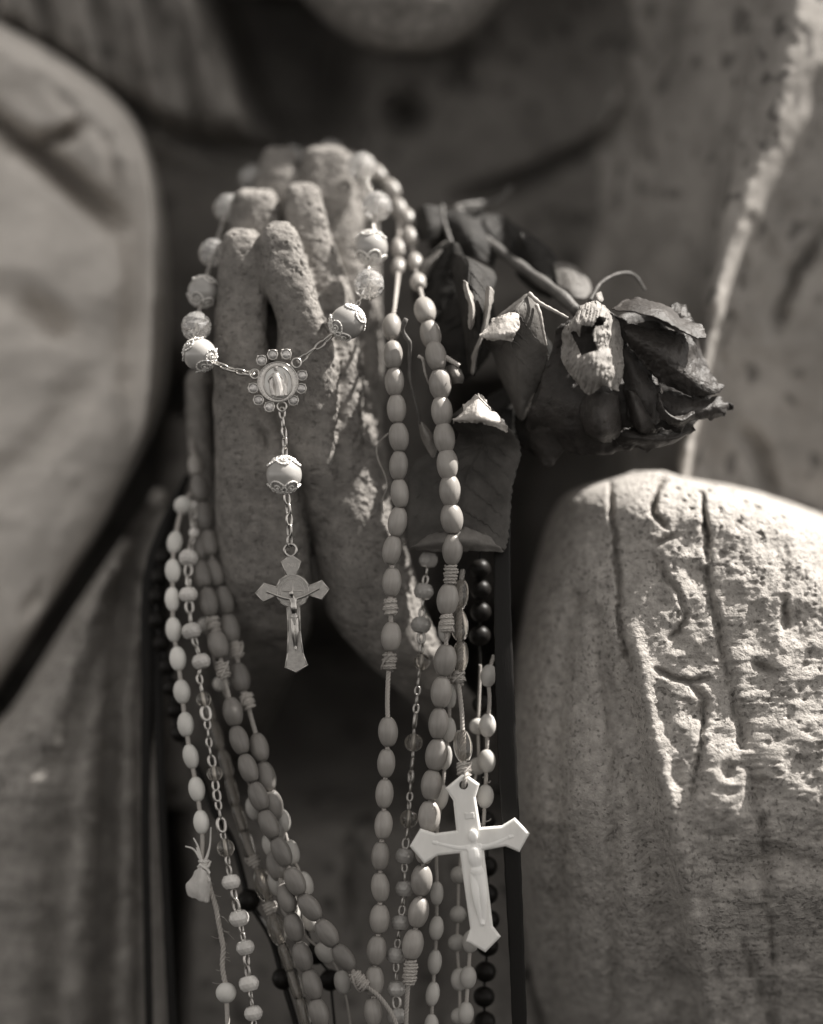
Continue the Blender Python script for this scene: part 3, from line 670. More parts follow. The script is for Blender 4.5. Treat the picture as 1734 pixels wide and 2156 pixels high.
# ---------------- milky faceted bead rosaries on chains
rond = rondelle_mesh('rondelle', 43, 33, 'facet'); rond_g = rondelle_mesh('rondelle_grey', 42, 33, 'facet_grey')
clear_ball = ball_mesh('clear_ball', 17, 'glass_smoky', 20, 12); clear_big = ball_mesh('clear_ball_big', 20, 'glass_smoky', 24, 14)
def tube_core(parent, p, dv, ln, r, m='silver_dull', name='core'):
    V, f = tube([Vector(p) - Vector(dv).normalized() * ln * S / 2, Vector(p) + Vector(dv).normalized() * ln * S / 2], r * S, 10)
    obj(name, V, f, m, parent)
def bead_chain(root, seq, dm, lm, pitch=21, wire='silver_dull'):
    """seq of (kind, x, y); consecutive beads joined by a run of links"""
    P = [(x, y, dm(y)) for k, x, y, *r in seq]; prev = None
    for i, it in enumerate(seq):
        kind = it[0]; c = W(*P[i]); a = W(*P[max(i - 1, 0)]); b = W(*P[min(i + 1, len(P) - 1)]); dv = b - a
        if kind in KF:
            me, half = KF[kind]
            tilt = Vector(dv.tolist()).normalized() + Vector((random.uniform(-.12, .12), random.uniform(-.1, .1), 0))
            place('bead', me, root, basis(-tilt, random.uniform(0, 6), c, random.uniform(.95, 1.05)))
            if me in (clear_ball, clear_big): tube_core(root, c, dv, half * 2, 3.4, name='pin')
        else: half = 0
        if prev is not None:
            pc, ph = prev; d = (c - pc) / np.linalg.norm(c - pc); s = pc + d * ph * S * .9; e = c - d * half * S * .9
            L = np.linalg.norm(e - s) / S
            if L > 8:
                n = max(1, int(round(L / pitch)))
                for k in range(n):
                    q = s + (e - s) * ((k + .5) / n)
                    place('chain_link', lm, root, basis(d, (math.pi / 2) * (k % 2) + .5 + random.uniform(-.3, .3), q, max(.75, L / n / pitch)))
        prev = (c, half)
KF = {'f': (rond, 17), 'g': (rond_g, 17), 'e': (clear_ball, 17), 'E': (clear_big, 20), 's': (ball_mesh('small_milky', 12, 'facet', 14, 8), 12), 'h': (rond_g, 17)}
fl = thing('faceted_bead_rosary', 'milky white faceted beads on silver chain, just right of the cream oval beads', 'rosary', W(405, 1060, 220).tolist())
dF = lerp_map([(1050, 210), (1200, 110), (1500, 60), (1800, 25), (2200, 5)])
bead_chain(fl, [('s', *F(8, [(472, 645)])[0]), ('s', *F(8, [(478, 872)])[0])] + [('f', *p) for p in F(8, [(432, 1082), (432, 1390), (458, 1697)])] + [('f', *F(9, [(540, 75)])[0])]
           + [('x', *F(9, [(520, 190)])[0]), ('e', *F(9, [(560, 395)])[0]), ('x', *F(9, [(590, 570)])[0]), ('x', *F(9, [(600, 720)])[0]), ('x', *F(9, [(620, 870)])[0]), ('e', *F(9, [(652, 1020)])[0]),
              ('x', *F(9, [(665, 1160)])[0]), ('x', *F(9, [(680, 1250)])[0]), ('x', *F(9, [(702, 1395)])[0]), ('x', *F(9, [(718, 1510)])[0]), ('E', *F(9, [(745, 1645)])[0])]
           + [('f', *p) for p in F(10, [(502, 485), (570, 790), (622, 1037), (652, 1342), (690, 1590), (706, 1840)])], dF, link_m)
gr = thing('faceted_bead_rosary', 'greyish faceted beads on silver chain between the two right oval bead strands', 'rosary', W(900, 1160, 60).tolist())
dG = lerp_map([(1150, 70), (1500, 40), (2200, 15)])
bead_chain(gr, [('g', *p) for p in F(11, [(740, 75), (705, 302), (685, 545)])] + [('e', *F(11, [(690, 810)])[0])]
           + [('x', *p) for p in F(11, [(668, 925), (658, 1050), (647, 1180), (635, 1290)])] + [('E', *F(11, [(632, 1392)])[0]), ('x', *F(11, [(626, 1500)])[0]), ('x', *F(11, [(616, 1590)])[0])]
           + [('x', *p) for p in F(12, [(612, 200), (602, 330)])] + [('E', *F(12, [(597, 458)])[0])] + [('g', *p) for p in F(12, [(567, 725), (570, 960), (537, 1205), (505, 1442), (508, 1682)])] + [('g', 836, 2140), ('g', 840, 2200)], dG, link_m, pitch=23)

# ---------------- clear tube bead rosary at left, behind
tb = thing('clear_bead_rosary', 'smoky translucent long beads slanting between the left chain and the brown oval strands', 'rosary', W(437, 1484, 150).tolist())
tube_long = bead_mesh('long_clear_bead', 62, 13, 9, 'glass_smoky', p=4); tube_oval = bead_mesh('long_clear_oval', 72, 19, 8, 'glass_smoky')
dT = lerp_map([(1450, 170), (1750, 100), (2150, 40)])
strand(tb, [('t', x, y) for x, y in F(9, [(600, 470), (670, 700), (745, 940), (800, 1170), (865, 1400), (925, 1610)])] + [('k', *F(9, [(980, 1755)])[0], 0, 26)]
       + [('o', *F(10, [(772, 510)])[0]), ('k', *F(10, [(830, 708)])[0], 0, 24), ('o', *F(10, [(885, 880)])[0]), ('t', *F(10, [(968, 1120)])[0]), ('t', *F(10, [(1040, 1340)])[0]), ('t', *F(10, [(1110, 1580)])[0]), ('c', 660, 2230)],
       dT, {'t': ('bead', tube_long), 'o': ('bead', tube_oval)}, knot=(26, 12), cord_r=4.5)

# ---------------- black bead rosary at left with its black cord
bk = thing('black_bead_rosary', 'glossy black round beads in shadow at left, half behind the cream oval beads', 'rosary', W(360, 1150, 250).tolist())
ball_b = ball_mesh('black_ball', 20, 'black', 20, 12); ball_B = ball_mesh('black_ball_large', 24, 'black', 24, 14)
dK = lerp_map([(1100, 260), (1500, 200), (1900, 120), (2200, 90)])
strand(bk, [('c', 372, 1130)] + [('b', x, y) for x, y in F(14, [(615, 415), (597, 488), (589, 560), (590, 650), (606, 735), (627, 822), (640, 900), (656, 985), (672, 1070)])]
       + [('c', *F(9, [(520, 1000)])[0]), ('c', *F(9, [(640, 1330)])[0]), ('c', *F(9, [(790, 1560)])[0]), ('c', *F(10, [(600, 440)])[0]), ('B', *F(10, [(652, 640)])[0]), ('c', *F(10, [(840, 960)])[0]),
          ('B', *F(10, [(935, 1300)])[0]), ('c', 622, 2150), ('c', 640, 2230)], dK, {'b': ('bead', ball_b), 'B': ('bead', ball_B)}, cord='ribbon', cord_r=6.5, plain=True, cordname='cord')
bk2 = thing('black_bead_strand', 'two black round beads at bottom, behind the lowest brown oval beads', 'rosary', W(640, 1950, 120).tolist())
strand(bk2, [('c', 640, 1940), ('B', *F(10, [(1212, 1090)])[0]), ('c', 684, 2036), ('B', *F(10, [(1335, 1312)])[0]), ('c', 712, 2230)], lambda y: 110., {'B': ('bead', ball_B)}, cord='ribbon', cord_r=3, plain=True)

# ---------------- pale bead strand hidden behind the left oval beads
pl = thing('pale_bead_strand', 'pale bead strand peeking out behind the brown oval strands and below them', 'rosary', W(433, 1300, 200).tolist())
pale_b = bead_mesh('pale_bead', 50, 18, 7, 'pale', hole=False); pale_r = ball_mesh('pale_ball', 17, 'pale')
strand(pl, [('r', 433, 1316), ('r', *F(9, [(705, 262)])[0]), ('c', *F(9, [(850, 620)])[0]), ('p', *F(9, [(985, 1310)])[0]), ('p', *F(9, [(1125, 1620)])[0]), ('p', *F(10, [(880, 500)])[0]), ('p', *F(10, [(1000, 720)])[0], 10), ('c', *F(10, [(1150, 960)])[0]), ('p', *F(10, [(1290, 1085)])[0]), ('p', *F(10, [(1440, 1330)])[0]), ('c', 750, 2230)],
       lambda y: dC(y) + 48, {'p': ('bead', pale_b), 'r': ('bead', pale_r)}, cord_r=2.5)
pl2 = thing('pale_bead_strand', 'pale bead slivers along the right edge of the innermost brown oval strand', 'rosary', W(585, 1680, 120).tolist())
strand(pl2, [('c', 572, 1640), ('p', *F(9, [(1220, 1412)])[0]), ('p', *F(9, [(1298, 1680)])[0]), ('p', *F(10, [(1118, 500)])[0]), ('p', *F(10, [(1170, 800)])[0])], lambda y: dC(y) + 40, {'p': ('bead', pale_b)}, cord_r=2.5)

# ---------------- pale oval and round bead strands at lower right
ph = thing('pale_oval_rosary', 'small pale oval beads spaced on thin cord, directly left of the white cross', 'rosary', W(935, 1300, 60).tolist())
small_oval = bead_mesh('small_pale_oval', 51, 14.8, 5, 'pale', hole=False)
strand(ph, [('c', 938, 1250, 20), ('o', *F(11, [(856, 580)])[0]), ('c', *F(11, [(875, 800)])[0])] + [('o', x, y) for x, y in F(11, [(892, 1055), (886, 1300), (862, 1500)])] + [('o', x, y) for x, y in F(12, [(835, 300)])]
       + [('c', *F(12, [(805, 520)])[0]), ('c', *F(12, [(797, 760)])[0]), ('c', *F(12, [(800, 880)])[0])] + [('o', x, y) for x, y in F(12, [(800, 995), (797, 1245), (785, 1490), (770, 1720), (762, 1950)])] + [('c', 908, 2230)],
       lambda y: 45., {'o': ('bead', small_oval)}, cord_r=3.6)
pi = thing('pale_round_rosary', 'creamy rounded beads on frayed string passing behind the white cross beside its right arm', 'rosary', W(1030, 1390, 60).tolist())
pr_a = bead_mesh('round_oval', 48, 18, 6, 'pale', hole=False)
g0 = [('c', 1040, 1380), ('o', *F(11, [(1172, 910)])[0]), ('c', *F(11, [(1180, 1090)])[0])] + [('o', x, y) for x, y in F(11, [(1165, 1270), (1160, 1525)])] + [('o', *F(12, [(1148, 295)])[0]), ('c', *F(12, [(1140, 430)])[0]), ('c', *F(12, [(1135, 520)])[0]), ('c', *F(12, [(1100, 900)])[0])] \
    + [('o', x, y) for x, y in F(12, [(1045, 1340), (1026, 1600), (1010, 1860)])] + [('c', 980, 2230)]
strand(pi, g0, lambda y: 40., {'o': ('bead', pr_a)}, cord_r=4)
g = Geo()
for pts in ([(1140, 480), (1175, 470), (1190, 455)], [(1150, 500), (1110, 490), (1090, 470)], [(1160, 190), (1180, 195), (1185, 180)], [(1150, 150), (1130, 160)]):
    g.add(*tube(smoothpath([W(x, y, 36) for x, y in F(12, pts)], 8), 1.3 * S, 5))
obj('loose_fibre', g.V(), g.f, 'cord', pi)
pj = thing('pale_round_rosary', 'small round pale beads hanging just left of the white cross shaft', 'rosary', W(1005, 1400, 80).tolist())
strand(pj, [('c', 1012, 1400), ('r', *F(11, [(1098, 1275)])[0]), ('r', *F(11, [(1092, 1562)])[0]), ('c', *F(12, [(1000, 500)])[0]), ('r', *F(12, [(960, 860)])[0]), ('c', *F(12, [(955, 1000)])[0]), ('r', *F(12, [(953, 1145)])[0]), ('r', *F(12, [(945, 1350)])[0]), ('c', *F(12, [(950, 1450)])[0]), ('o', *F(12, [(962, 1615)])[0]), ('r', *F(12, [(966, 1880)])[0]), ('c', 972, 2230)],
       lambda y: 75., {'r': ('bead', ball_mesh('pale_round', 18.5, 'pale')), 'o': ('bead', pr_a)}, cord_r=3)
bj = thing('black_bead_rosary', 'large glossy black beads in shadow between the right oval strand and stone sleeve', 'rosary', W(1012, 1160, 120).tolist())
strand(bj, [('c', 1012, 1150)] + [('b', x, y) for x, y in F(11, [(1110, 140), (1112, 290), (1115, 450), (1108, 620)])] + [('c', *F(11, [(1115, 900)])[0]), ('s', *F(11, [(1122, 1115)])[0]), ('c', *F(12, [(1130, 200)])[0])]
       + [('b', x, y) for x, y in F(12, [(1150, 470), (1165, 800), (1163, 1000), (1175, 1185), (1165, 1375), (1150, 1560), (1140, 1740), (1146, 1920), (1150, 2100)])], lambda y: 110., {'b': ('bead', ball_mesh('black_large', 23.5, 'black', 24, 14, .95)), 's': ('bead', ball_b)}, cord='ribbon', cord_r=3, plain=True)

# ---------------- white cross rosary
wc = thing('white_cross_rosary', 'rosary of smoky clear oval beads ending in a large white plastic crucifix', 'rosary', W(965, 1290, 30).tolist())
dX = lerp_map([(1250, 40), (1400, 20), (1640, -32), (1700, -34)])
strand(wc, [('c', 975, 1200, 30), ('t', *F(11, [(962, 330)])[0], 14), ('t', *F(11, [(962, 545)])[0]), ('t', *F(11, [(968, 775)])[0]), ('k', *F(11, [(953, 925)])[0], 0, 26), ('c', *F(11, [(962, 1010)])[0]), ('c', *F(11, [(982, 1200)])[0]),
            ('t', *F(11, [(988, 1418)])[0]), ('k', *F(11, [(997, 1582)])[0], 0, 28), ('c', *F(12, [(1012, 160)])[0])], dX, {'t': ('bead', clear_oval)}, knot=(26, 14), cord_r=5)
CO = F(12, [(985, 133), (860, 235), (918, 325), (940, 540), (790, 560), (680, 525), (603, 655), (710, 780), (805, 722), (965, 705), (1040, 1245), (1010, 1340), (1150, 1420), (1262, 1305), (1205, 1230),
            (1140, 685), (1295, 655), (1395, 697), (1470, 560), (1362, 447), (1268, 505), (1115, 518), (1080, 300), (1108, 205), (1030, 150)])
def slab(outline, d0, th, bev=4, hole=None, nseg=18, dome=0):
    """bevelled solid from an outline in layout units; hole=(cx,cy,r)"""
    P = np.array([(x, y) for x, y in outline], float)
    def inset(Q, k):
        n = len(Q); out = []
        A = np.roll(Q, 1, 0); B = np.roll(Q, -1, 0)
        area = np.sum(Q[:, 0] * B[:, 1] - B[:, 0] * Q[:, 1]) ; sg = 1 if area > 0 else -1
        for i in range(n):
            e1 = Q[i] - A[i]; e2 = B[i] - Q[i]; e1 /= np.linalg.norm(e1); e2 /= np.linalg.norm(e2)
            n1 = sg * np.array([-e1[1], e1[0]]); n2 = sg * np.array([-e2[1], e2[0]]); m = n1 + n2; m /= max(1e-6, 1 + n1.dot(n2))
            out.append(Q[i] + m * k)
        return np.array(out)
    rings = [(inset(P, bev), d0), (inset(P, bev * .3), d0 + bev * .3), (P, d0 + bev), (P, d0 + th - bev), (inset(P, bev), d0 + th)]
    V = []; n = len(P); f = []
    for Q, d in rings: V += W(Q[:, 0], Q[:, 1], np.full(n, d)).tolist()
    for r in range(len(rings) - 1):
        for j in range(n): f.append((r * n + j, r * n + (j + 1) % n, (r + 1) * n + (j + 1) % n, (r + 1) * n + j))
    import bmesh
    from mathutils.geometry import tessellate_polygon
    for base in (0, (len(rings) - 1) * n):
        ring = [Vector(V[base + j]) for j in range(n)]
        if hole:
            cx, cy, hr = hole; d = d0 if base == 0 else d0 + th; hb = len(V)
            H = [W(cx + hr * math.cos(a), cy + hr * math.sin(a), d).tolist() for a in np.linspace(0, 2 * math.pi, nseg, endpoint=False)]
            V += H
            tris = tessellate_polygon([[Vector((p[0], p[2], 0)) for p in V[base:base + n]], [Vector((p[0], p[2], 0)) for p in H]])
            for t in tris: f.append(tuple(base + i if i < n else hb + i - n for i in t))
            if base == 0: h0 = hb
            else:
                for j in range(nseg): f.append((h0 + j, h0 + (j + 1) % nseg, hb + (j + 1) % nseg, hb + j))
        else:
            tris = tessellate_polygon([[Vector((p[0], p[2], 0)) for p in V[base:base + n]]])
            for t in tris: f.append(tuple(base + i for i in t))
    return np.array(V), f
def fixn(o):
    import bmesh
    bm = bmesh.new(); bm.from_mesh(o.data); bmesh.ops.recalc_face_normals(bm, faces=bm.faces); bm.to_mesh(o.data); bm.free(); return o
hx, hy = F(12, [(993, 212)])[0]
wcx = fixn(obj('crucifix', *slab(CO, -50, 20, 5, hole=(hx, hy, 9.5)), 'cross_white', wc, smooth=False, label='large white plastic crucifix'))
def corpus(head, neck, hip, feet, handl, handr, sh, scale, d, flat=1.0):
    """a small crucified figure as one skin; points in layout units"""
    k = scale; g = []
    def limb(pts, rs, seg=10):
        P = np.array([W(*p) for p in pts]); Q = smoothpath(P, 16); r = np.interp(np.linspace(0, 1, 16), np.linspace(0, 1, len(rs)), rs) * k * S; g.append(tube(Q, r, seg))
    ax = np.array(hip) - np.array(neck); per = np.array([-ax[1], ax[0]]) / np.linalg.norm(ax)
    nk = np.array(neck); hp = np.array(hip); ft = np.array(feet); p3 = lambda q, dd=0: (q[0], q[1], d + dd)
    limb([p3(nk - ax * .08), p3(nk + ax * .1, -1), p3(nk + ax * .45, -2 * k), p3(nk + ax * .75, -1), p3(hp)], [2.4, 4.6, 5.0, 3.6, 4.2], 12)
    limb([p3(nk - per * 5 * k + ax * .12), p3(nk + ax * .1), p3(nk + per * 5 * k + ax * .12)], [2.6, 3.2, 2.6])
    hd = np.array(head); c = W(*p3(hd, -3 * k)); Vb, fb = lathe([(max(.1, math.sin(math.pi * q / 10)) * 3.3 * k * S, -math.cos(math.pi * q / 10) * 4.4 * k * S) for q in range(11)], 12)
    g.append((Vb + c, fb)); limb([p3(hd, -2 * k), p3(nk)], [2.4, 2.4])
    for s_, hn in ((-1, np.array(handl)), (1, np.array(handr))):
        st = nk + per * s_ * (5 * k) * (1 if sh > 0 else 1) + ax * .06
        md = st * .5 + hn * .5 + np.array([0, 2 * k]); limb([p3(st), p3(md, 1), p3(hn, 1)], [2.5, 1.9, 1.4]); limb([p3(hn), p3(hn + (hn - md) * .22)], [1.9, 1.3])
    kn = hp * .5 + ft * .5
    for s_ in (-1, 1):
        limb([p3(hp + per * s_ * 2.2 * k), p3(kn + per * s_ * 2.6 * k, -4 * k), p3(ft + per * s_ * 1.0 * k, -1)], [3.4, 2.5, 1.6])
    limb([p3(ft, -1), p3(ft + (ft - kn) * .22, -3 * k)], [2.2, 1.4])
    limb([p3(hp - ax * .14 - per * 3 * k, -1), p3(hp - ax * .05, -2 * k), p3(hp - ax * .14 + per * 3 * k, -1)], [3.2, 3.8, 3.2])
    limb([p3(hp - ax * .1, -2), p3(hp + (ft - hp) * .22, -2)], [4.6, 3.8])
    if flat != 1.0:
        y0 = (d + 2) * S
        g = [(np.stack([V[:, 0], y0 + (V[:, 1] - y0) * flat, V[:, 2]], -1), f) for V, f in g]
    return g
# the raised figure of the white crucifix
gg = corpus(F(12, [(1062, 580)])[0], F(12, [(1066, 650)])[0], F(12, [(1092, 850)])[0], F(12, [(1128, 1190)])[0], F(12, [(800, 632)])[0], F(12, [(1320, 590)])[0], 1, 3.1, -50.5, .38)
voxel_union('corpus', gg, 1.0 * S, 'cross_white', wcx, 3)
# small plaque ridge over the head
obj('plaque', *slab(F(12, [(1000, 415), (1068, 408), (1072, 452), (1004, 460)]), -51.6, 4, 1.2), 'cross_white', wcx, smooth=False)
g = Geo(); lp = [W(x, y, d) for x, y, d in F(12, [(1020, 120, -34), (1010, 150, -54), (996, 195, -56), (990, 222, -40), (996, 215, -22), (1006, 170, -22), (1015, 125, -28)])]
twisted(g, lp, 4.6 * S, 24 * S); obj('cord_loop', g.V(), g.f, 'cord', wc)

# ================================================================== PEARL ROSARY with medal and crucifix
pr = thing('pearl_rosary', 'silver rosary of pearl and glass beads over the stone hands, with medal and crucifix', 'rosary', W(600, 790, 0).tolist())
pearl_me = ball_mesh('pearl', 36, 'pearl', 32, 20)
glass_me = ball_mesh('glass_ball', 33.5, 'glass', 11, 8, 1, False, .5)
def filigree():
    g = Geo()
    for k in range(5):
        a0 = 2 * math.pi * k / 5; n = 18
        def onS(th, ph, rr=37.2): return np.array([rr * math.sin(th) * math.cos(ph), rr * math.sin(th) * math.sin(ph), rr * math.cos(th)]) * S
        P = [onS(math.radians(36 + 27 * math.sin(t)), a0 + .52 * math.cos(t) / max(.5, math.sin(math.radians(36 + 27 * math.sin(t)) ) * 1.15)) for t in np.linspace(-.35 * math.pi, 1.35 * math.pi, n)]
        g.add(*tube(smoothpath(P, 30), 1.7 * S, 6))
        for q in smoothpath(P, 15):
            Vb, fb = lathe([(.5 * S, -1.9 * S), (1.7 * S, -.9 * S), (1.9 * S, .3 * S), (.6 * S, 1.9 * S)], 6); g.add(Vb + q * 1.035, fb)
        P = [onS(math.radians(36 + 12 * math.sin(t)), a0 + .26 * math.cos(t)) for t in np.linspace(0, 2 * math.pi, 14, endpoint=False)]
        g.add(*tube(P, 1.3 * S, 6, closed=True))
        c = onS(math.radians(36), a0, 37.5); Vb, fb = lathe([(.6 * S, -3 * S), (3 * S, -1 * S), (3 * S, 1 * S), (.6 * S, 3 * S)], 8); g.add(Vb + c, fb)
    P = [np.array([10 * math.cos(t), 10 * math.sin(t), 35.8]) * S for t in np.linspace(0, 2 * math.pi, 20, endpoint=False)]
    g.add(*tube(P, 2.4 * S, 6, closed=True))
    P = [np.array([5 * math.cos(t), 5 * math.sin(t), 37.5]) * S for t in np.linspace(0, 2 * math.pi, 14, endpoint=False)]
    g.add(*tube(P, 2 * S, 6, closed=True))
    return mesh('filigree', g.V(), g.f, 'filigree')
fil = filigree()
flip = Matrix.Rotation(math.pi, 4, 'X') @ Matrix.Rotation(.6, 4, 'Z')
def fancy(x, y, d, dv=(0, 0, 1), sc=1, roll=.2):
    b = place('pearl_bead', pearl_me, pr, basis(dv, roll, W(x, y, d), sc))
    sub('filigree_cap', fil, b); sub('filigree_cap', fil, b, flip)
def glassb(x, y, d, dv=(0, 0, 1), sc=1):
    b = place('glass_bead', glass_me, pr, basis(dv, random.uniform(0, 6), W(x, y, d), sc))
    V, f = tube(np.array([(0, 0, -36), (0, 0, 36)]) * S, 2.6 * S, 8); sub('pin', mesh('pin', V, f, 'silver'), b)
right = F(3, [(1375, 215, 300), (1482, 497, 200), (1440, 795, 130), (1425, 1060, 70), (1268, 1335, 14)])
left = F(3, [(405, 510, 290), (300, 832, 200), (228, 1112, 140), (180, 1365, 80), (205, 1568, 30)])
def joint(a, b, ra, rb):
    A, B = W(*a), W(*b); d = (B - A) / np.linalg.norm(B - A); s = A + d * ra * S; e = B - d * rb * S
    L = np.linalg.norm(e - s) / S; n = max(1, int(round(L / 15)))
    for k in range(n): place('chain_link', link_s, pr, basis(d, .6 + math.pi / 2 * k, s + (e - s) * (k + .5) / n, .62))
dvr = (.1, .3, 1)
glassb(*right[0], dvr, 1.0); glassb(*right[1], (0.1, .3, 1)); fancy(*right[2], (.05, .3, 1)); glassb(*right[3], (-.1, .2, 1)); fancy(*right[4], (.9, .15, .75), 1.02, .9)
glassb(*left[0], (.3, .3, 1), .95); glassb(*left[1], (.4, .3, 1), .95); fancy(*left[2], (.3, .3, 1), .92); glassb(*left[3], (.15, .2, 1), .98); fancy(*left[4], (-.75, .2, .65), .98, 1.4)
for A_ in (right, left):
    for a, b in zip(A_, A_[1:]): joint(a, b, 34, 34)
top = W(700, 300, 420)
# over the back of the fingers
arc = [(757, 352, 300), (720, 325, 420), (640, 330, 520), (540, 370, 460), (480, 438, 290)]
for t in (.3, .5, .7):
    q = smoothpath(np.array([W(*p) for p in arc]), 41)[int(t * 40)]; place('glass_bead', glass_me, pr, basis((1, 0, .2), 0, q, .95))
chain(pr, [right[4][:2] + (4,), F(5, [(1165, 60)])[0] + (2,), F(5, [(1080, 130)])[0] + (0,), F(5, [(1000, 190)])[0] + (-4,), F(5, [(915, 262)])[0] + (-8,)][1:], link_s, 22, .4)
chain(pr, [F(5, [(290, 250)])[0] + (22,), F(5, [(360, 285)])[0] + (14,), F(5, [(460, 322)])[0] + (4,), F(5, [(590, 345)])[0] + (-8,)], link_s, 22, .5)
chain(pr, [F(5, [(798, 590)])[0] + (-12,), F(5, [(805, 700)])[0] + (-14,), F(5, [(818, 820)])[0] + (-14,), F(5, [(818, 945)])[0] + (-14,)], link_s, 21.5, .9)
fx, fy = F(5, [(812, 1072)])[0]; fancy(fx, fy, -14, (0, .12, 1), 1.05, .35)
chain(pr, [F(5, [(828, 1205)])[0] + (-14,), F(5, [(845, 1330)])[0] + (-14,), F(5, [(852, 1450)])[0] + (-14,), F(5, [(852, 1590)])[0] + (-14,)], link_s, 22, .9)

# medal
mcx, mcy = F(5, [(768, 402)])[0]; MD = -18
def disc(cx, cy, r, d0, th, bev=2, seg=48, sx=1.0, rot=0):
    a = np.linspace(0, 2 * math.pi, seg, endpoint=False)
    return slab([(cx + (r * sx * math.cos(t)) * math.cos(rot) - r * math.sin(t) * math.sin(rot), cy + (r * sx * math.cos(t)) * math.sin(rot) + r * math.sin(t) * math.cos(rot)) for t in a], d0, th, bev)
def ringpts(cx, cy, r, d, n=40, sx=1.0, rot=0): return [W(cx + r * sx * math.cos(t) * math.cos(rot) - r * math.sin(t) * math.sin(rot), cy + r * sx * math.cos(t) * math.sin(rot) + r * math.sin(t) * math.cos(rot), d) for t in np.linspace(0, 2 * math.pi, n, endpoint=False)]
medal = fixn(obj('medal', *disc(mcx, mcy, 43, MD, 7, 2), 'silver', pr, smooth=False, label='round silver medal ringed with small clear stones'))
def msub(name, V, f, m, parent=medal, smooth=True, fx_=True):
    o = obj(name, V, f, m, parent, smooth); return fixn(o) if fx_ else o
msub('enamel_oval', *disc(mcx, mcy + 1, 34, MD - 1.6, 3, 1, sx=.84, rot=-.12), 'enamel', smooth=False)
g = Geo(); g.add(*tube(ringpts(mcx, mcy + 1, 35, MD - 1.5, sx=.86, rot=-.12), 1.9 * S, 8, closed=True)); g.add(*tube(ringpts(mcx, mcy, 42, MD - .6), 1.5 * S, 8, closed=True))
for k in range(40):
    t = 2 * math.pi * k / 40; Vb, fb = lathe([(.3 * S, -1.3 * S), (1.2 * S, 0), (.3 * S, 1.3 * S)], 6); g.add(Vb + W(mcx + 38.8 * math.cos(t), mcy + 38.8 * math.sin(t), MD - .6), fb)
msub('rim', g.V(), g.f, 'silver_dull')
g2 = []   # robed figure in relief
def body_tube(pts, rs): g2.append(tube(smoothpath([W(x, y, d) for x, y, d in pts], 14), np.interp(np.linspace(0, 1, 14), np.linspace(0, 1, len(rs)), rs) * S, 10))
c5 = lambda x, y: F(5, [(x, y)])[0]
body_tube([(*c5(748, 345), MD - 1), (*c5(765, 400), MD - 1), (*c5(778, 455), MD - 1), (*c5(785, 505), MD - 1)], [8, 9.5, 10, 13])
body_tube([(*c5(735, 350), MD), (*c5(722, 430), MD), (*c5(738, 500), MD)], [4, 5, 6]); body_tube([(*c5(775, 350), MD), (*c5(812, 430), MD), (*c5(822, 500), MD)], [4, 5, 6])
body_tube([(*c5(752, 292), MD - 2), (*c5(755, 322), MD - 1)], [4.6, 4.2]); body_tube([(*c5(745, 345), MD - 2), (*c5(705, 380), MD - 1), (*c5(712, 420), MD)], [4, 3.2, 2.4]); body_tube([(*c5(765, 345), MD - 2), (*c5(800, 375), MD - 1), (*c5(808, 410), MD)], [4, 3.4, 2.6])
body_tube([(*c5(812, 330), MD), (*c5(835, 380), MD), (*c5(828, 440), MD), (*c5(835, 480), MD + 1)], [2.5, 3.5, 3, 3]); body_tube([(*c5(745, 520), MD), (*c5(810, 518), MD)], [3, 3])
voxel_union('figure', g2, .8 * S, 'silver_dull', medal, 2)
stone_set = Geo(); a_ = ringpts(867, 1078, 10.4, 0, 20)
stone_set.add(*tube([np.array(q) for q in a_], 1.7 * S, 7, closed=True))
for t in (.8, 2.35, 3.9, 5.5):
    Vb, fb = lathe([(.5 * S, -3 * S), (2.2 * S, -1 * S), (1.9 * S, 1.5 * S), (.5 * S, 3 * S)], 6); stone_set.add(Vb + np.array([11.3 * math.cos(t) * S, .4 * S, 11.3 * math.sin(t) * S]), fb)
Vd, fd = disc(867, 1078, 11, 1.2, 5, 1, 20); stone_set.add(Vd, fd)
set_me = mesh('setting', stone_set.V(), stone_set.f, 'silver')
gem_V, gem_f = lathe([(1.0 * S, -1.6 * S), (4.4 * S, -1.4 * S), (8.8 * S, .2 * S), (8.8 * S, .6 * S), (1 * S, 2 * S)], 8)
gem_V = gem_V[:, [0, 2, 1]]
gem_me = mesh('rhinestone', gem_V, gem_f, mat('foiled clear stone', .6, .2, .35, tint=(1, .97, .94), var=.45, vscale=1500), False)
for x, y in F(5, [(650, 247), (730, 206), (828, 202), (942, 356), (936, 450), (880, 536), (707, 582), (628, 534), (590, 447)]):
    g = sub('gem_setting', set_me, medal, Matrix.Translation(-wloc(medal) + WV(x, y, MD + 1)))
    e = place('rhinestone', gem_me, medal, Matrix.Translation(WV(x, y, MD + .5)) @ Matrix.Rotation(random.uniform(0, 6), 4, 'Y'))
for x, y in F(5, [(600, 345), (902, 266), (797, 580)]):
    V, f = tube(ringpts(x, y, 9.8, MD + 2, 22), 2.3 * S, 8, closed=True); msub('loop', V, f, 'silver')

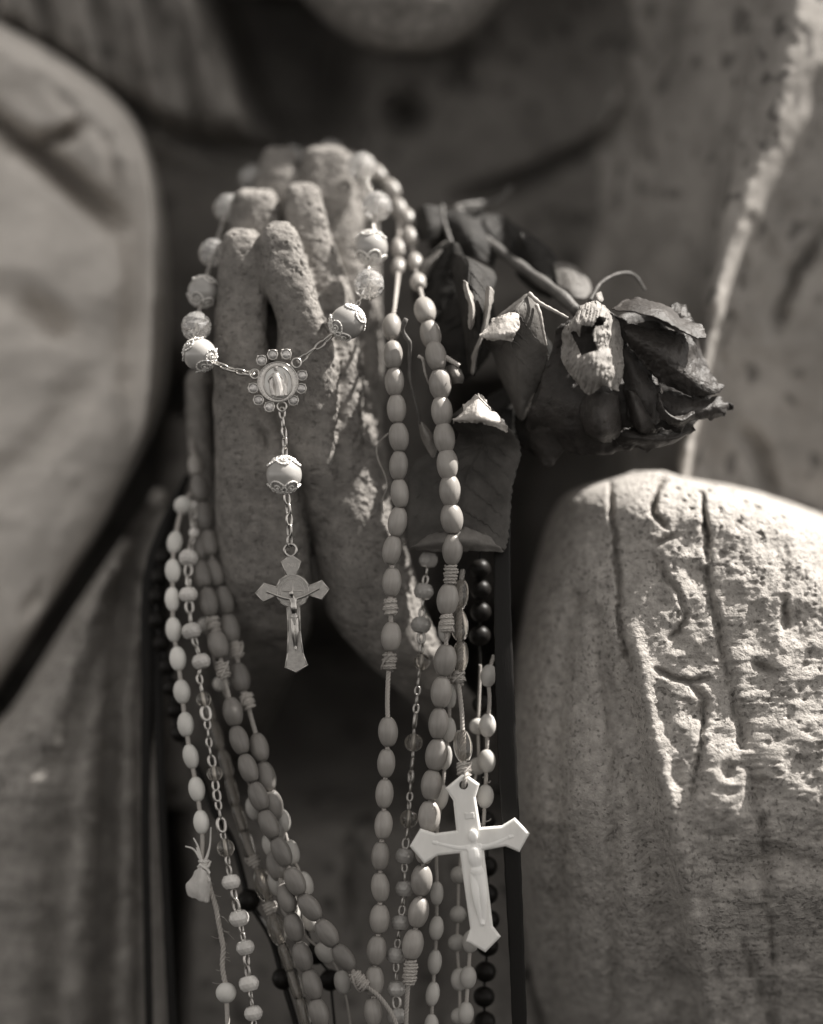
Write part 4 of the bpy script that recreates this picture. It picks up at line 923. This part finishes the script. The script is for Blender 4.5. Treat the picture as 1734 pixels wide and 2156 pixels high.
# crucifix
XD = -20
ring_c = F(8, [(1290, 1013)])[0]
XO = F(8, [(1300, 1055), (1255, 1075), (1205, 1115), (1250, 1225), (1195, 1262), (1170, 1318), (1065, 1288), (990, 1380), (1055, 1460), (1168, 1408), (1200, 1465), (1256, 1500), (1265, 1700), (1260, 1880), (1240, 2008),
          (1340, 2053), (1440, 1988), (1402, 1880), (1380, 1700), (1374, 1500), (1425, 1455), (1448, 1405), (1560, 1440), (1622, 1345), (1555, 1265), (1450, 1308), (1412, 1255), (1352, 1222), (1385, 1110), (1325, 1066)])
crx = fixn(obj('crucifix', *slab(XO, XD, 9, 2.2), 'silver_dark', pr, smooth=False, label='small silver crucifix with round centre'))
V, f = tube(ringpts(ring_c[0], ring_c[1] + 1, 12.6, XD + 4, 28), 3.4 * S, 8, closed=True); msub('ring', V, f, 'silver', crx)
cxm, cym = F(8, [(1310, 1362)])[0]
g = Geo(); g.add(*tube(ringpts(cxm, cym, 33, XD - .3), 1.1 * S, 7, closed=True)); g.add(*tube(ringpts(cxm, cym, 25, XD - .2), .8 * S, 7, closed=True))
for k in range(56):
    t = 2 * math.pi * k / 56
    if k % 7 == 6: continue
    g.add(*tube([W(cxm + 27.5 * math.cos(t), cym + 27.5 * math.sin(t), XD - .2), W(cxm + 30.6 * math.cos(t + .03), cym + 30.6 * math.sin(t + .03), XD - .2)], .62 * S, 5))
g.add(*tube([W(cxm, cym - 22, XD), W(cxm, cym + 22, XD)], 1.3 * S, 6)); g.add(*tube([W(cxm - 20, cym, XD), W(cxm + 20, cym, XD)], 1.3 * S, 6))
for k in range(40):
    t = random.uniform(0, 6.28); r_ = random.uniform(8, 22); g.add(*tube([W(cxm + r_ * math.cos(t), cym + r_ * math.sin(t), XD), W(cxm + r_ * math.cos(t) + random.uniform(-2.5, 2.5), cym + r_ * math.sin(t) + random.uniform(-2.5, 2.5), XD)], .6 * S, 5))
msub('medallion', g.V(), g.f, 'silver_dull', crx)
g = Geo(); n = len(XO); Q = np.array([W(x, y, XD) for x, y in XO]); cc = Q.mean(0)
Qi = []
for i in range(n):
    e1 = Q[i] - Q[i - 1]; e2 = Q[(i + 1) % n] - Q[i]; e1 /= np.linalg.norm(e1); e2 /= np.linalg.norm(e2); a1 = np.array([-e1[2], 0, e1[0]]); a2 = np.array([-e2[2], 0, e2[0]]); m_ = (a1 + a2) / max(.3, 1 + a1.dot(a2)); Qi.append(Q[i] + m_ * 2.2 * S)
for i in range(n): g.add(*tube([Qi[i], Qi[(i + 1) % n]], .9 * S, 6))
msub('raised_edge', g.V(), g.f, 'silver', crx)
txt = bpy.data.curves.new('inri', 'FONT'); txt.body = 'INRI'; txt.size = 10.5 * S; txt.extrude = .7 * S; txt.align_x = 'CENTER'; txt.align_y = 'CENTER'
to = bpy.data.objects.new('t', txt); COL.objects.link(to); tm = bpy.data.meshes.new_from_object(to.evaluated_get(bpy.context.evaluated_depsgraph_get())); bpy.data.objects.remove(to)
tm.materials.clear(); tm.materials.append(M['silver_dull'])
tx, ty = F(8, [(1300, 1143)])[0]
place('lettering', tm, crx, Matrix.Translation(WV(tx, ty, XD - .4)) @ Matrix.Rotation(R(90), 4, 'X'))
gg = corpus(F(8, [(1298, 1380)])[0], F(8, [(1315, 1428)])[0], F(8, [(1325, 1590)])[0], F(8, [(1334, 1830)])[0], F(8, [(1112, 1374)])[0], F(8, [(1508, 1350)])[0], 1, 1.5, XD - 5, .8)
voxel_union('corpus', gg, .55 * S, 'silver', crx, 1)

# ================================================================== RIBBONS
def ribbon(parent, pts, wid, th, m='ribbon', name='ribbon'):
    P = smoothpath([W(*p[:3]) for p in pts], 70); wd = np.interp(np.linspace(0, 1, 70), np.linspace(0, 1, len(wid)), wid) * S
    T = np.gradient(P, axis=0); T /= np.linalg.norm(T, axis=1)[:, None]; side = np.cross(T, np.array([0, 1., 0])); side /= np.linalg.norm(side, axis=1)[:, None]
    fr = []; nn = 12
    for k in range(nn):
        a = 2 * math.pi * k / nn; fr.append((np.sign(math.cos(a)) * abs(math.cos(a)) ** .5, np.sign(math.sin(a)) * abs(math.sin(a)) ** .7))
    wav = 1 + .03 * np.sin(np.arange(70) * 1.9)
    V = np.concatenate([[P[i] + side[i] * wd[i] * wav[i] / 2 * c + np.array([0, 1, 0]) * th * S / 2 * s_ for c, s_ in fr] for i in range(70)])
    f = grid_faces(70, nn, True); f.append(tuple(range(nn))[::-1]); f.append(tuple(69 * nn + j for j in range(nn)))
    return obj(name, V, f, m, parent)
rb = thing('black_ribbon', 'doubled black satin ribbon hanging at far left beside the black beads', 'ribbon', W(340, 1120, 300).tolist())
ribbon(rb, [(395, 1000, 320), (345, 1110, 290), (312, 1230, 270), (310, 1420, 255), (308, 1600, 246), (307, 1750, 240), (311, 1950, 235), (316, 2200, 230)], [10, 24, 28, 24, 20, 18, 18, 18], 6)
ribbon(rb, [(398, 1000, 330), (356, 1120, 300), (336, 1250, 282), (333, 1420, 262), (338, 1600, 250), (344, 1750, 246), (354, 1950, 240), (366, 2200, 236)], [10, 26, 24, 22, 20, 20, 21, 22], 6)
rb2 = thing('black_ribbon', 'wide black ribbon hanging straight down along the left edge of the stone sleeve', 'ribbon', W(1062, 1000, 40).tolist())
ribbon(rb2, [(1066, 860, 130), (1060, 1000, 100), (1058, 1200, 40), (1062, 1400, 6), (1070, 1620, -12), (1080, 1820, -14), (1092, 2090, -8), (1096, 2220, -4)], [30, 34, 36, 40, 40, 36, 32, 32], 6)

# ================================================================== DRIED ROSE
rs = thing('dried_rose', 'dried rose with shrivelled dark petals and curled leaves behind the right strands', 'flower', W(1210, 650, 80).tolist())
def stick(pts, r0, r1, m='stem', name='stem', label=None, knob=True):
    P = smoothpath([W(*p) for p in pts], 30); n = len(P); r = np.linspace(r0, r1, n) * (1 + (.12 * np.sin(np.arange(n) * 1.3) if knob else 0)) * S
    return obj(name, *tube(P, r, 9), m, rs, label=label)
stick(F(15, [(560, 180, 330), (760, 380, 300), (950, 560, 250), (1250, 780, 180), (1500, 960, 120), (1680, 1130, 80)]), 11, 14, label='thick rose stem')
stick(F(15, [(440, 150, 320), (455, 300, 290), (500, 440, 260), (550, 600, 230)]), 4, 5, name='leaf_stalk')
stick(F(15, [(1230, 958, 20), (1330, 1045, 12), (1450, 1110, 6), (1590, 1185, 0)]), 5.0, 3.0, 'twig', 'sepal_stalk')
stick(F(15, [(1300, 1060, 24), (1335, 1150, 18), (1360, 1290, 22), (1392, 1440, 34)]), 4.4, 2.4, 'twig', 'sepal_stalk')
stick(F(7, [(540, 440, 70), (620, 310, 100), (750, 240, 130), (860, 250, 150), (940, 360, 160)]), 4.5, 3, 'stem', 'sepal')
stick([(*p, d) for p, d in zip(F(15, [(105, 1190), (72, 1290), (110, 1370), (140, 1420), (135, 1600), (140, 1760), (200, 2000), (235, 2160)]), (20, 25, 28, 30, 40, 45, 50, 50))], 5, 2.5, 'stem', 'tendril')
stick(F(6, [(330, 770, 70), (250, 850, 70), (250, 950, 66), (300, 1070, 60), (318, 1160, 56), (285, 1250, 60), (290, 1350, 70)]), 1.8, 1.4, 'twig', 'tendril')
stick(F(6, [(540, 215, 40), (575, 240, 38), (590, 330, 42), (620, 420, 50)]), 4, 1.6, 'twig', 'tendril')
stick(F(6, [(740, 225, 30), (790, 255, 26), (840, 285, 26)]), 6, 4.5, 'twig', 'thorn_stub')
stick(F(15, [(900, 130, 420), (1010, 60, 430), (1060, -20, 440)]), 8, 6, 'stem', 'twig_end')
stick(F(15, [(560, 180, 330), (700, 150, 380), (900, 130, 420)]), 9, 8, 'stem', 'twig_end')
# leaves
LW = dict(wr=2.5, ws=44, serr=3.5, thick=2.0, vein=True)
add_sheet('leaf', FG(15, [[(520, 600, 200), (560, 590, 175), (600, 610, 165)], [(505, 660, 190), (680, 660, 130), (905, 760, 170)], [(560, 900, 160), (700, 880, 80), (900, 950, 120)], [(610, 1130, 130), (740, 1130, 50), (860, 1180, 80)], [(650, 1380, 110), (760, 1380, 50), (800, 1400, 60)], [(680, 1700, 100), (715, 1700, 70), (730, 1720, 60)]]),
          'leaf', rs, 'folded dark leaf pointing down between the beads and the rose', seed=2, n=40, m=30, **LW)
add_sheet('leaf', FG(15, [[(640, 840, 66), (655, 850, 40), (670, 860, 56)], [(640, 930, 60), (675, 960, 26), (700, 960, 50)], [(680, 1080, 56), (710, 1090, 20), (745, 1120, 46)], [(680, 1200, 56), (705, 1210, 24), (735, 1210, 46)], [(685, 1280, 56), (692, 1290, 36), (700, 1290, 46)]]), 'petal_pale', rs, 'sunlit streak along a curled leaf edge', seed=5, wr=3, edge=4)  # pale strip: sunlight along the leaf margin put into colour
add_sheet('leaf', FG(15, [[(845, 900, 60), (870, 900, 40), (900, 930, 60)], [(825, 1050, 60), (860, 1060, 30), (895, 1060, 66)], [(810, 1200, 60), (835, 1210, 32), (870, 1200, 66)], [(780, 1330, 60), (800, 1350, 36), (840, 1320, 60)], [(720, 1500, 66), (745, 1500, 40), (780, 1460, 62)], [(705, 1700, 70), (715, 1710, 60), (735, 1690, 66)]]), 'petal_pale', rs, 'long sunlit streak along a curled leaf edge', seed=6, wr=3, edge=4, n=36)  # second sunlit margin streak, likewise put into colour
add_sheet('leaf', FG(15, [[(1150, 1010, 40), (1220, 965, 30), (1290, 1040, 44)], [(940, 1180, 60), (1110, 1140, -6), (1330, 1150, 40)], [(790, 1360, 84), (1050, 1340, 20), (1385, 1420, 46)], [(900, 1500, 96), (1130, 1560, 44), (1400, 1560, 60)], [(960, 1700, 110), (1150, 1760, 60), (1360, 1700, 70)], [(1050, 1900, 120), (1160, 2020, 90), (1270, 1900, 90)], [(1120, 2080, 120), (1160, 2130, 110), (1200, 2090, 110)]]),
          'leaf_grey', rs, 'broad leaf with a sunlit fold, left of the bloom', seed=3, n=44, m=34, wr=6, ws=40, serr=3, thick=2, vein=True)
add_sheet('leaf', FG(6, [[(790, 640, 60), (890, 560, 10), (985, 500, 60)], [(780, 680, 40), (930, 640, -20), (1090, 620, 40)], [(820, 820, 90), (980, 840, 70), (1190, 740, 30)], [(500, 1000, 120), (900, 1050, 90), (1270, 900, 60)], [(480, 1250, 110), (880, 1280, 80), (1210, 1180, 56)], [(470, 1480, 90), (850, 1450, 50), (1190, 1440, 40)], [(480, 1610, 60), (850, 1570, 10), (1165, 1615, 30)]]),
          'leaf_mid', rs, 'large serrated leaf hanging behind the two bead strands', seed=7, n=60, m=44, wr=7, ws=60, serr=6, thick=2, vein=True)
add_sheet('leaf', FG(6, [[(600, 1520, 34), (740, 1475, 10), (880, 1455, 14), (1030, 1495, 26)], [(520, 1580, 26), (740, 1550, -8), (900, 1540, -6), (1100, 1570, 18)], [(470, 1618, 40), (740, 1622, 14), (900, 1622, 14), (1168, 1620, 26)]]), 'leaf_grey', rs, 'upturned lower margin of the large leaf', seed=8, n=20, m=40, wr=3, ws=20, edge=3, thick=2)
add_sheet('leaf', FG(15, [[(830, 230, 320), (1000, 250, 330), (1060, 300, 330)], [(830, 330, 290), (1100, 420, 290), (1250, 430, 300)], [(950, 500, 260), (1200, 600, 240), (1400, 620, 250)], [(1150, 640, 240), (1350, 760, 220), (1470, 760, 220)], [(1480, 860, 200), (1495, 885, 200), (1505, 900, 200)]]), 'leaf', rs, 'dark leaf along the upper side of the stem', seed=9, **LW)
add_sheet('leaf', FG(15, [[(470, 220, 300), (600, 190, 320), (830, 250, 330)], [(480, 330, 290), (650, 340, 260), (900, 420, 290)], [(520, 470, 270), (700, 480, 230), (930, 560, 260)], [(600, 620, 250), (760, 640, 220), (900, 720, 240)]]), 'leaf', rs, 'dark leaf behind the top of the stem', seed=10, **LW)
add_sheet('leaf', FG(15, [[(1460, 680, 230), (1550, 675, 240), (1640, 700, 250)], [(1480, 780, 210), (1620, 800, 200), (1760, 820, 230)], [(1500, 880, 190), (1640, 920, 180), (1800, 930, 210)], [(1560, 960, 180), (1650, 1000, 170), (1740, 1010, 180)]]), 'leaf_grey', rs, 'small grey leaf behind the bloom', seed=11, **LW)
add_sheet('leaf', FG(15, [[(190, 200, 330), (280, 150, 300), (420, 170, 310)], [(200, 330, 300), (320, 320, 260), (440, 330, 290)], [(190, 480, 290), (300, 470, 260), (400, 440, 280)]]), 'leaf', rs, 'dim leaf directly right of the upper beads', seed=12, **LW)
add_sheet('leaf', FG(15, [[(470, 480, 230), (490, 500, 210), (510, 540, 230)], [(370, 560, 220), (400, 610, 190), (430, 640, 220)], [(240, 700, 210), (290, 740, 180), (340, 790, 210)], [(210, 850, 200), (240, 880, 190), (280, 900, 200)]]), 'leaf_grey', rs, 'narrow leaf slanting down to the beads', seed=13, **LW)
add_sheet('leaf', FG(6, [[(545, 680, 66), (560, 690, 50), (580, 700, 60)], [(560, 780, 60), (600, 780, 36), (650, 790, 56)], [(590, 860, 60), (630, 860, 44), (678, 870, 56)], [(640, 940, 64), (650, 948, 58), (660, 940, 62)]]), 'petal_pale', rs, 'pale sliver of leaf between the two bead strands', seed=14, wr=2)
add_sheet('leaf', FG(6, [[(740, 290, 50), (800, 280, 30), (850, 320, 50)], [(750, 360, 50), (810, 350, 20), (868, 370, 46)], [(790, 420, 60), (820, 410, 40), (860, 410, 56)]]), 'petal_pale', rs, 'small pale curled leaf tip', seed=15, wr=3)
for k_, (cx_, cy_, ln_, an_, d_) in enumerate([(925, 600, 190, 1.9, 190), (985, 700, 210, 1.75, 150), (1130, 560, 150, 1.1, 230), (960, 480, 140, 2.5, 300), (1120, 760, 170, 1.4, 130), (1040, 900, 180, 2.0, 150), (1130, 900, 150, 1.2, 140)]):
    ux, uy = math.cos(an_), math.sin(an_); vx, vy = -uy, ux; gg_ = []
    for t_, w_ in ((-.5, .05), (-.3, .2), (0, .29), (.28, .2), (.5, .03)):
        q_ = [(cx_ + ux * ln_ * t_ + vx * ln_ * w_ * e_, cy_ + uy * ln_ * t_ + vy * ln_ * w_ * e_, d_ + 26 * abs(e_) + 60 * t_ * t_ * (1 if k_ % 2 else -1)) for e_ in (-1, 0, 1)]
        gg_.append(q_)
    add_sheet('leaf', gg_, 'leaf', rs, seed=40 + k_, n=36, m=26, wr=4, ws=36, serr=4, thick=2, vein=True)
# pale fold that puts sunlight on the serrated leaf into colour
add_sheet('leaf', FG(6, [[(930, 520, 8), (970, 498, 0), (1020, 530, 6)], [(860, 600, -4), (970, 590, -44), (1075, 610, -14)], [(780, 668, -4), (980, 660, -60), (1155, 690, -30)], [(790, 690, 6), (980, 705, -44), (1190, 760, -20)]]), 'leaf_sunlit', rs, 'sunlit folded top of the serrated leaf', seed=16, wr=3, ws=30, edge=6, rib=1.1, n=60, m=60, thick=1.6)
add_sheet('leaf', FG(15, [[(900, 1200, 20), (1010, 1155, -16), (1120, 1135, -10)], [(830, 1290, 0), (980, 1240, -34), (1140, 1215, -34)], [(795, 1362, -10), (940, 1350, -50), (1110, 1300, -50)], [(860, 1392, -10), (960, 1392, -48), (1070, 1395, -40)]]), 'leaf_sunlit', rs, 'sunlit pale fold on the broad leaf', seed=17, wr=3, ws=34, edge=6, rib=1.1, n=60, m=60, thick=1.6)
# bloom
PK = dict(wr=6, ws=50, edge=4, thick=2.2, rib=2.5)
petals = [
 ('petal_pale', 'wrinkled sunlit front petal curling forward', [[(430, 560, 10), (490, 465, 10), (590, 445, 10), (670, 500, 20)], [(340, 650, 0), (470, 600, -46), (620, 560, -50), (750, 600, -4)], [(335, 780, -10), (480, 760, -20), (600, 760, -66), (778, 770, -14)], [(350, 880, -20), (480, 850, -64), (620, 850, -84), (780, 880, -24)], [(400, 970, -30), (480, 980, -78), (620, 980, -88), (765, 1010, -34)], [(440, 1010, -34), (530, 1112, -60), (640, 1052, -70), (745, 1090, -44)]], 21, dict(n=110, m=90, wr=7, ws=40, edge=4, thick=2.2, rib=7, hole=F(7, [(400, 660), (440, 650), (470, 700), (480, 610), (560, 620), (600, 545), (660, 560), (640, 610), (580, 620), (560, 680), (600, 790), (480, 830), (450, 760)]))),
 ('petal', 'arched upper petal with a pale back', [[(690, 500, 0), (760, 450, 30), (790, 430, 60)], [(850, 520, -40), (880, 455, 0), (920, 425, 50)], [(1020, 560, -50), (1060, 500, -10), (1100, 480, 50)], [(1180, 640, -40), (1200, 600, 0), (1210, 565, 40)], [(1280, 690, -20), (1320, 640, 10), (1330, 600, 30)], [(1385, 715, 0), (1380, 680, 14), (1370, 640, 20)]], 22, dict(n=60, m=30, wr=4, ws=50, edge=4, thick=2.6, rib=2)),
 ('petal', 'broad grey side petal', [[(770, 600, 10), (780, 640, 0), (780, 700, 10)], [(980, 630, 20), (900, 720, -20), (860, 810, 0)], [(1260, 690, 40), (1080, 820, -24), (980, 950, 0)], [(1330, 850, 56), (1220, 960, -10), (1080, 1040, 4)], [(1440, 990, 60), (1330, 1040, 6), (1200, 1090, 14)], [(1510, 1060, 66), (1420, 1110, 30), (1330, 1135, 30)]], 23, dict(n=70, m=60, **{**PK, 'wr': 7, 'rib': 3.5})),
 ('petal', 'shadowed lower petal', [[(780, 720, 30), (775, 780, 20), (770, 850, 30)], [(930, 880, 30), (860, 960, 0), (790, 1060, 20)], [(1010, 1020, 30), (920, 1120, 0), (800, 1200, 20)], [(1060, 1110, 40), (980, 1250, 6), (850, 1320, 26)], [(1040, 1330, 50), (980, 1360, 30), (900, 1385, 40)]], 24, PK),
 ('petal', 'ragged lower right petal', [[(1050, 1090, 30), (1040, 1200, 10), (1040, 1360, 20)], [(1180, 1100, 40), (1180, 1240, 0), (1170, 1380, 20)], [(1330, 1130, 50), (1320, 1230, 20), (1260, 1330, 30)], [(1480, 1130, 60), (1460, 1210, 40), (1380, 1290, 40)], [(1560, 1200, 66), (1555, 1215, 64), (1540, 1225, 60)]], 25, dict(n=44, m=34, **{**PK, 'edge': 8})),
 ('petal', 'dark bottom petal', [[(700, 1300, 40), (720, 1400, 30), (760, 1480, 50)], [(900, 1370, 30), (920, 1430, 10), (960, 1500, 40)], [(1100, 1390, 40), (1130, 1430, 20), (1120, 1480, 46)], [(1300, 1330, 50), (1290, 1370, 40), (1220, 1410, 50)]], 26, dict(n=30, m=24, **{**PK, 'edge': 8})),
 ('petal', 'dark petal behind the front petal', [[(300, 640, 40), (420, 560, 50), (640, 520, 60), (800, 560, 60)], [(240, 850, 50), (450, 840, 50), (700, 820, 50), (1000, 900, 60)], [(150, 1150, 60), (450, 1150, 20), (750, 1150, 30), (1050, 1150, 50)], [(90, 1300, 90), (400, 1350, 40), (700, 1380, 50), (1040, 1380, 60)], [(300, 1500, 110), (500, 1540, 80), (700, 1540, 80), (900, 1480, 80)]], 27, dict(n=44, m=44, wr=10, ws=60, edge=4, thick=3)),
 ('petal', 'dark outer petal at the back', [[(690, 560, 90), (900, 520, 110), (1180, 560, 120)], [(760, 760, 80), (1050, 740, 110), (1330, 760, 130)], [(800, 1000, 80), (1100, 980, 100), (1420, 1020, 120)], [(850, 1250, 80), (1100, 1250, 90), (1380, 1230, 100)], [(900, 1420, 80), (1050, 1420, 80), (1200, 1400, 90)]], 28, PK),
 ('petal', 'small dark petal tip at upper right', [[(1110, 490, 70), (1160, 465, 80), (1220, 470, 80)], [(1120, 530, 60), (1200, 530, 60), (1280, 560, 70)], [(1150, 560, 60), (1220, 580, 60), (1300, 600, 66)]], 29, PK),
 ('petal', 'dark sepal hanging under the bloom', [[(250, 880, 70), (330, 950, 60), (400, 1050, 60)], [(120, 1150, 90), (250, 1230, 60), (380, 1300, 70)], [(90, 1400, 110), (220, 1480, 90), (350, 1500, 90)], [(160, 1560, 130), (230, 1640, 110), (290, 1590, 110)]], 30, PK),
 ('petal', 'curled dark petal low in the bloom', [[(500, 1100, 20), (600, 1080, -10), (740, 1110, 10)], [(470, 1240, 10), (600, 1230, -40), (760, 1240, 0)], [(500, 1360, 20), (620, 1390, -34), (760, 1370, 10)], [(560, 1430, 50), (640, 1450, 30), (730, 1430, 40)]], 32, PK),
 ('petal', 'narrow dark petal in the middle of the bloom', [[(800, 1080, 16), (840, 1090, -6), (900, 1120, 10)], [(820, 1220, 10), (880, 1230, -24), (960, 1250, 6)], [(850, 1330, 20), (910, 1350, -14), (1010, 1330, 14)], [(900, 1400, 40), (950, 1410, 24), (1000, 1390, 36)]], 33, PK),
 ('petal', 'shrivelled petal edge at the right', [[(1040, 1100, 0), (1050, 1150, -14), (1030, 1220, 0)], [(1070, 1220, -6), (1090, 1240, -20), (1060, 1290, -4)], [(1180, 1270, 0), (1200, 1300, -16), (1160, 1340, 0)], [(1300, 1210, 20), (1290, 1250, 6), (1260, 1290, 16)]], 34, dict(n=40, m=24, **{**PK, 'edge': 7})),
 ('petal', 'dark petal tucked behind the arched petal', [[(880, 600, 60), (1000, 590, 40), (1150, 650, 60)], [(980, 760, 30), (1100, 740, 0), (1230, 780, 30)], [(1100, 900, 30), (1200, 880, 6), (1310, 920, 36)], [(1200, 1010, 50), (1280, 1010, 40), (1360, 1030, 50)]], 35, PK),
]
for m_, lab, g_, sd, kw in petals:
    add_sheet('petal', FG(7, g_), m_, rs, lab, seed=sd, **kw)
add_sheet('sepal', FG(7, [[(560, 440, 60), (580, 390, 50), (620, 370, 60)], [(570, 450, 55), (600, 430, 40), (630, 400, 55)], [(600, 460, 50), (620, 450, 44), (640, 430, 50)]]), 'petal_pale', rs, seed=31, wr=2)
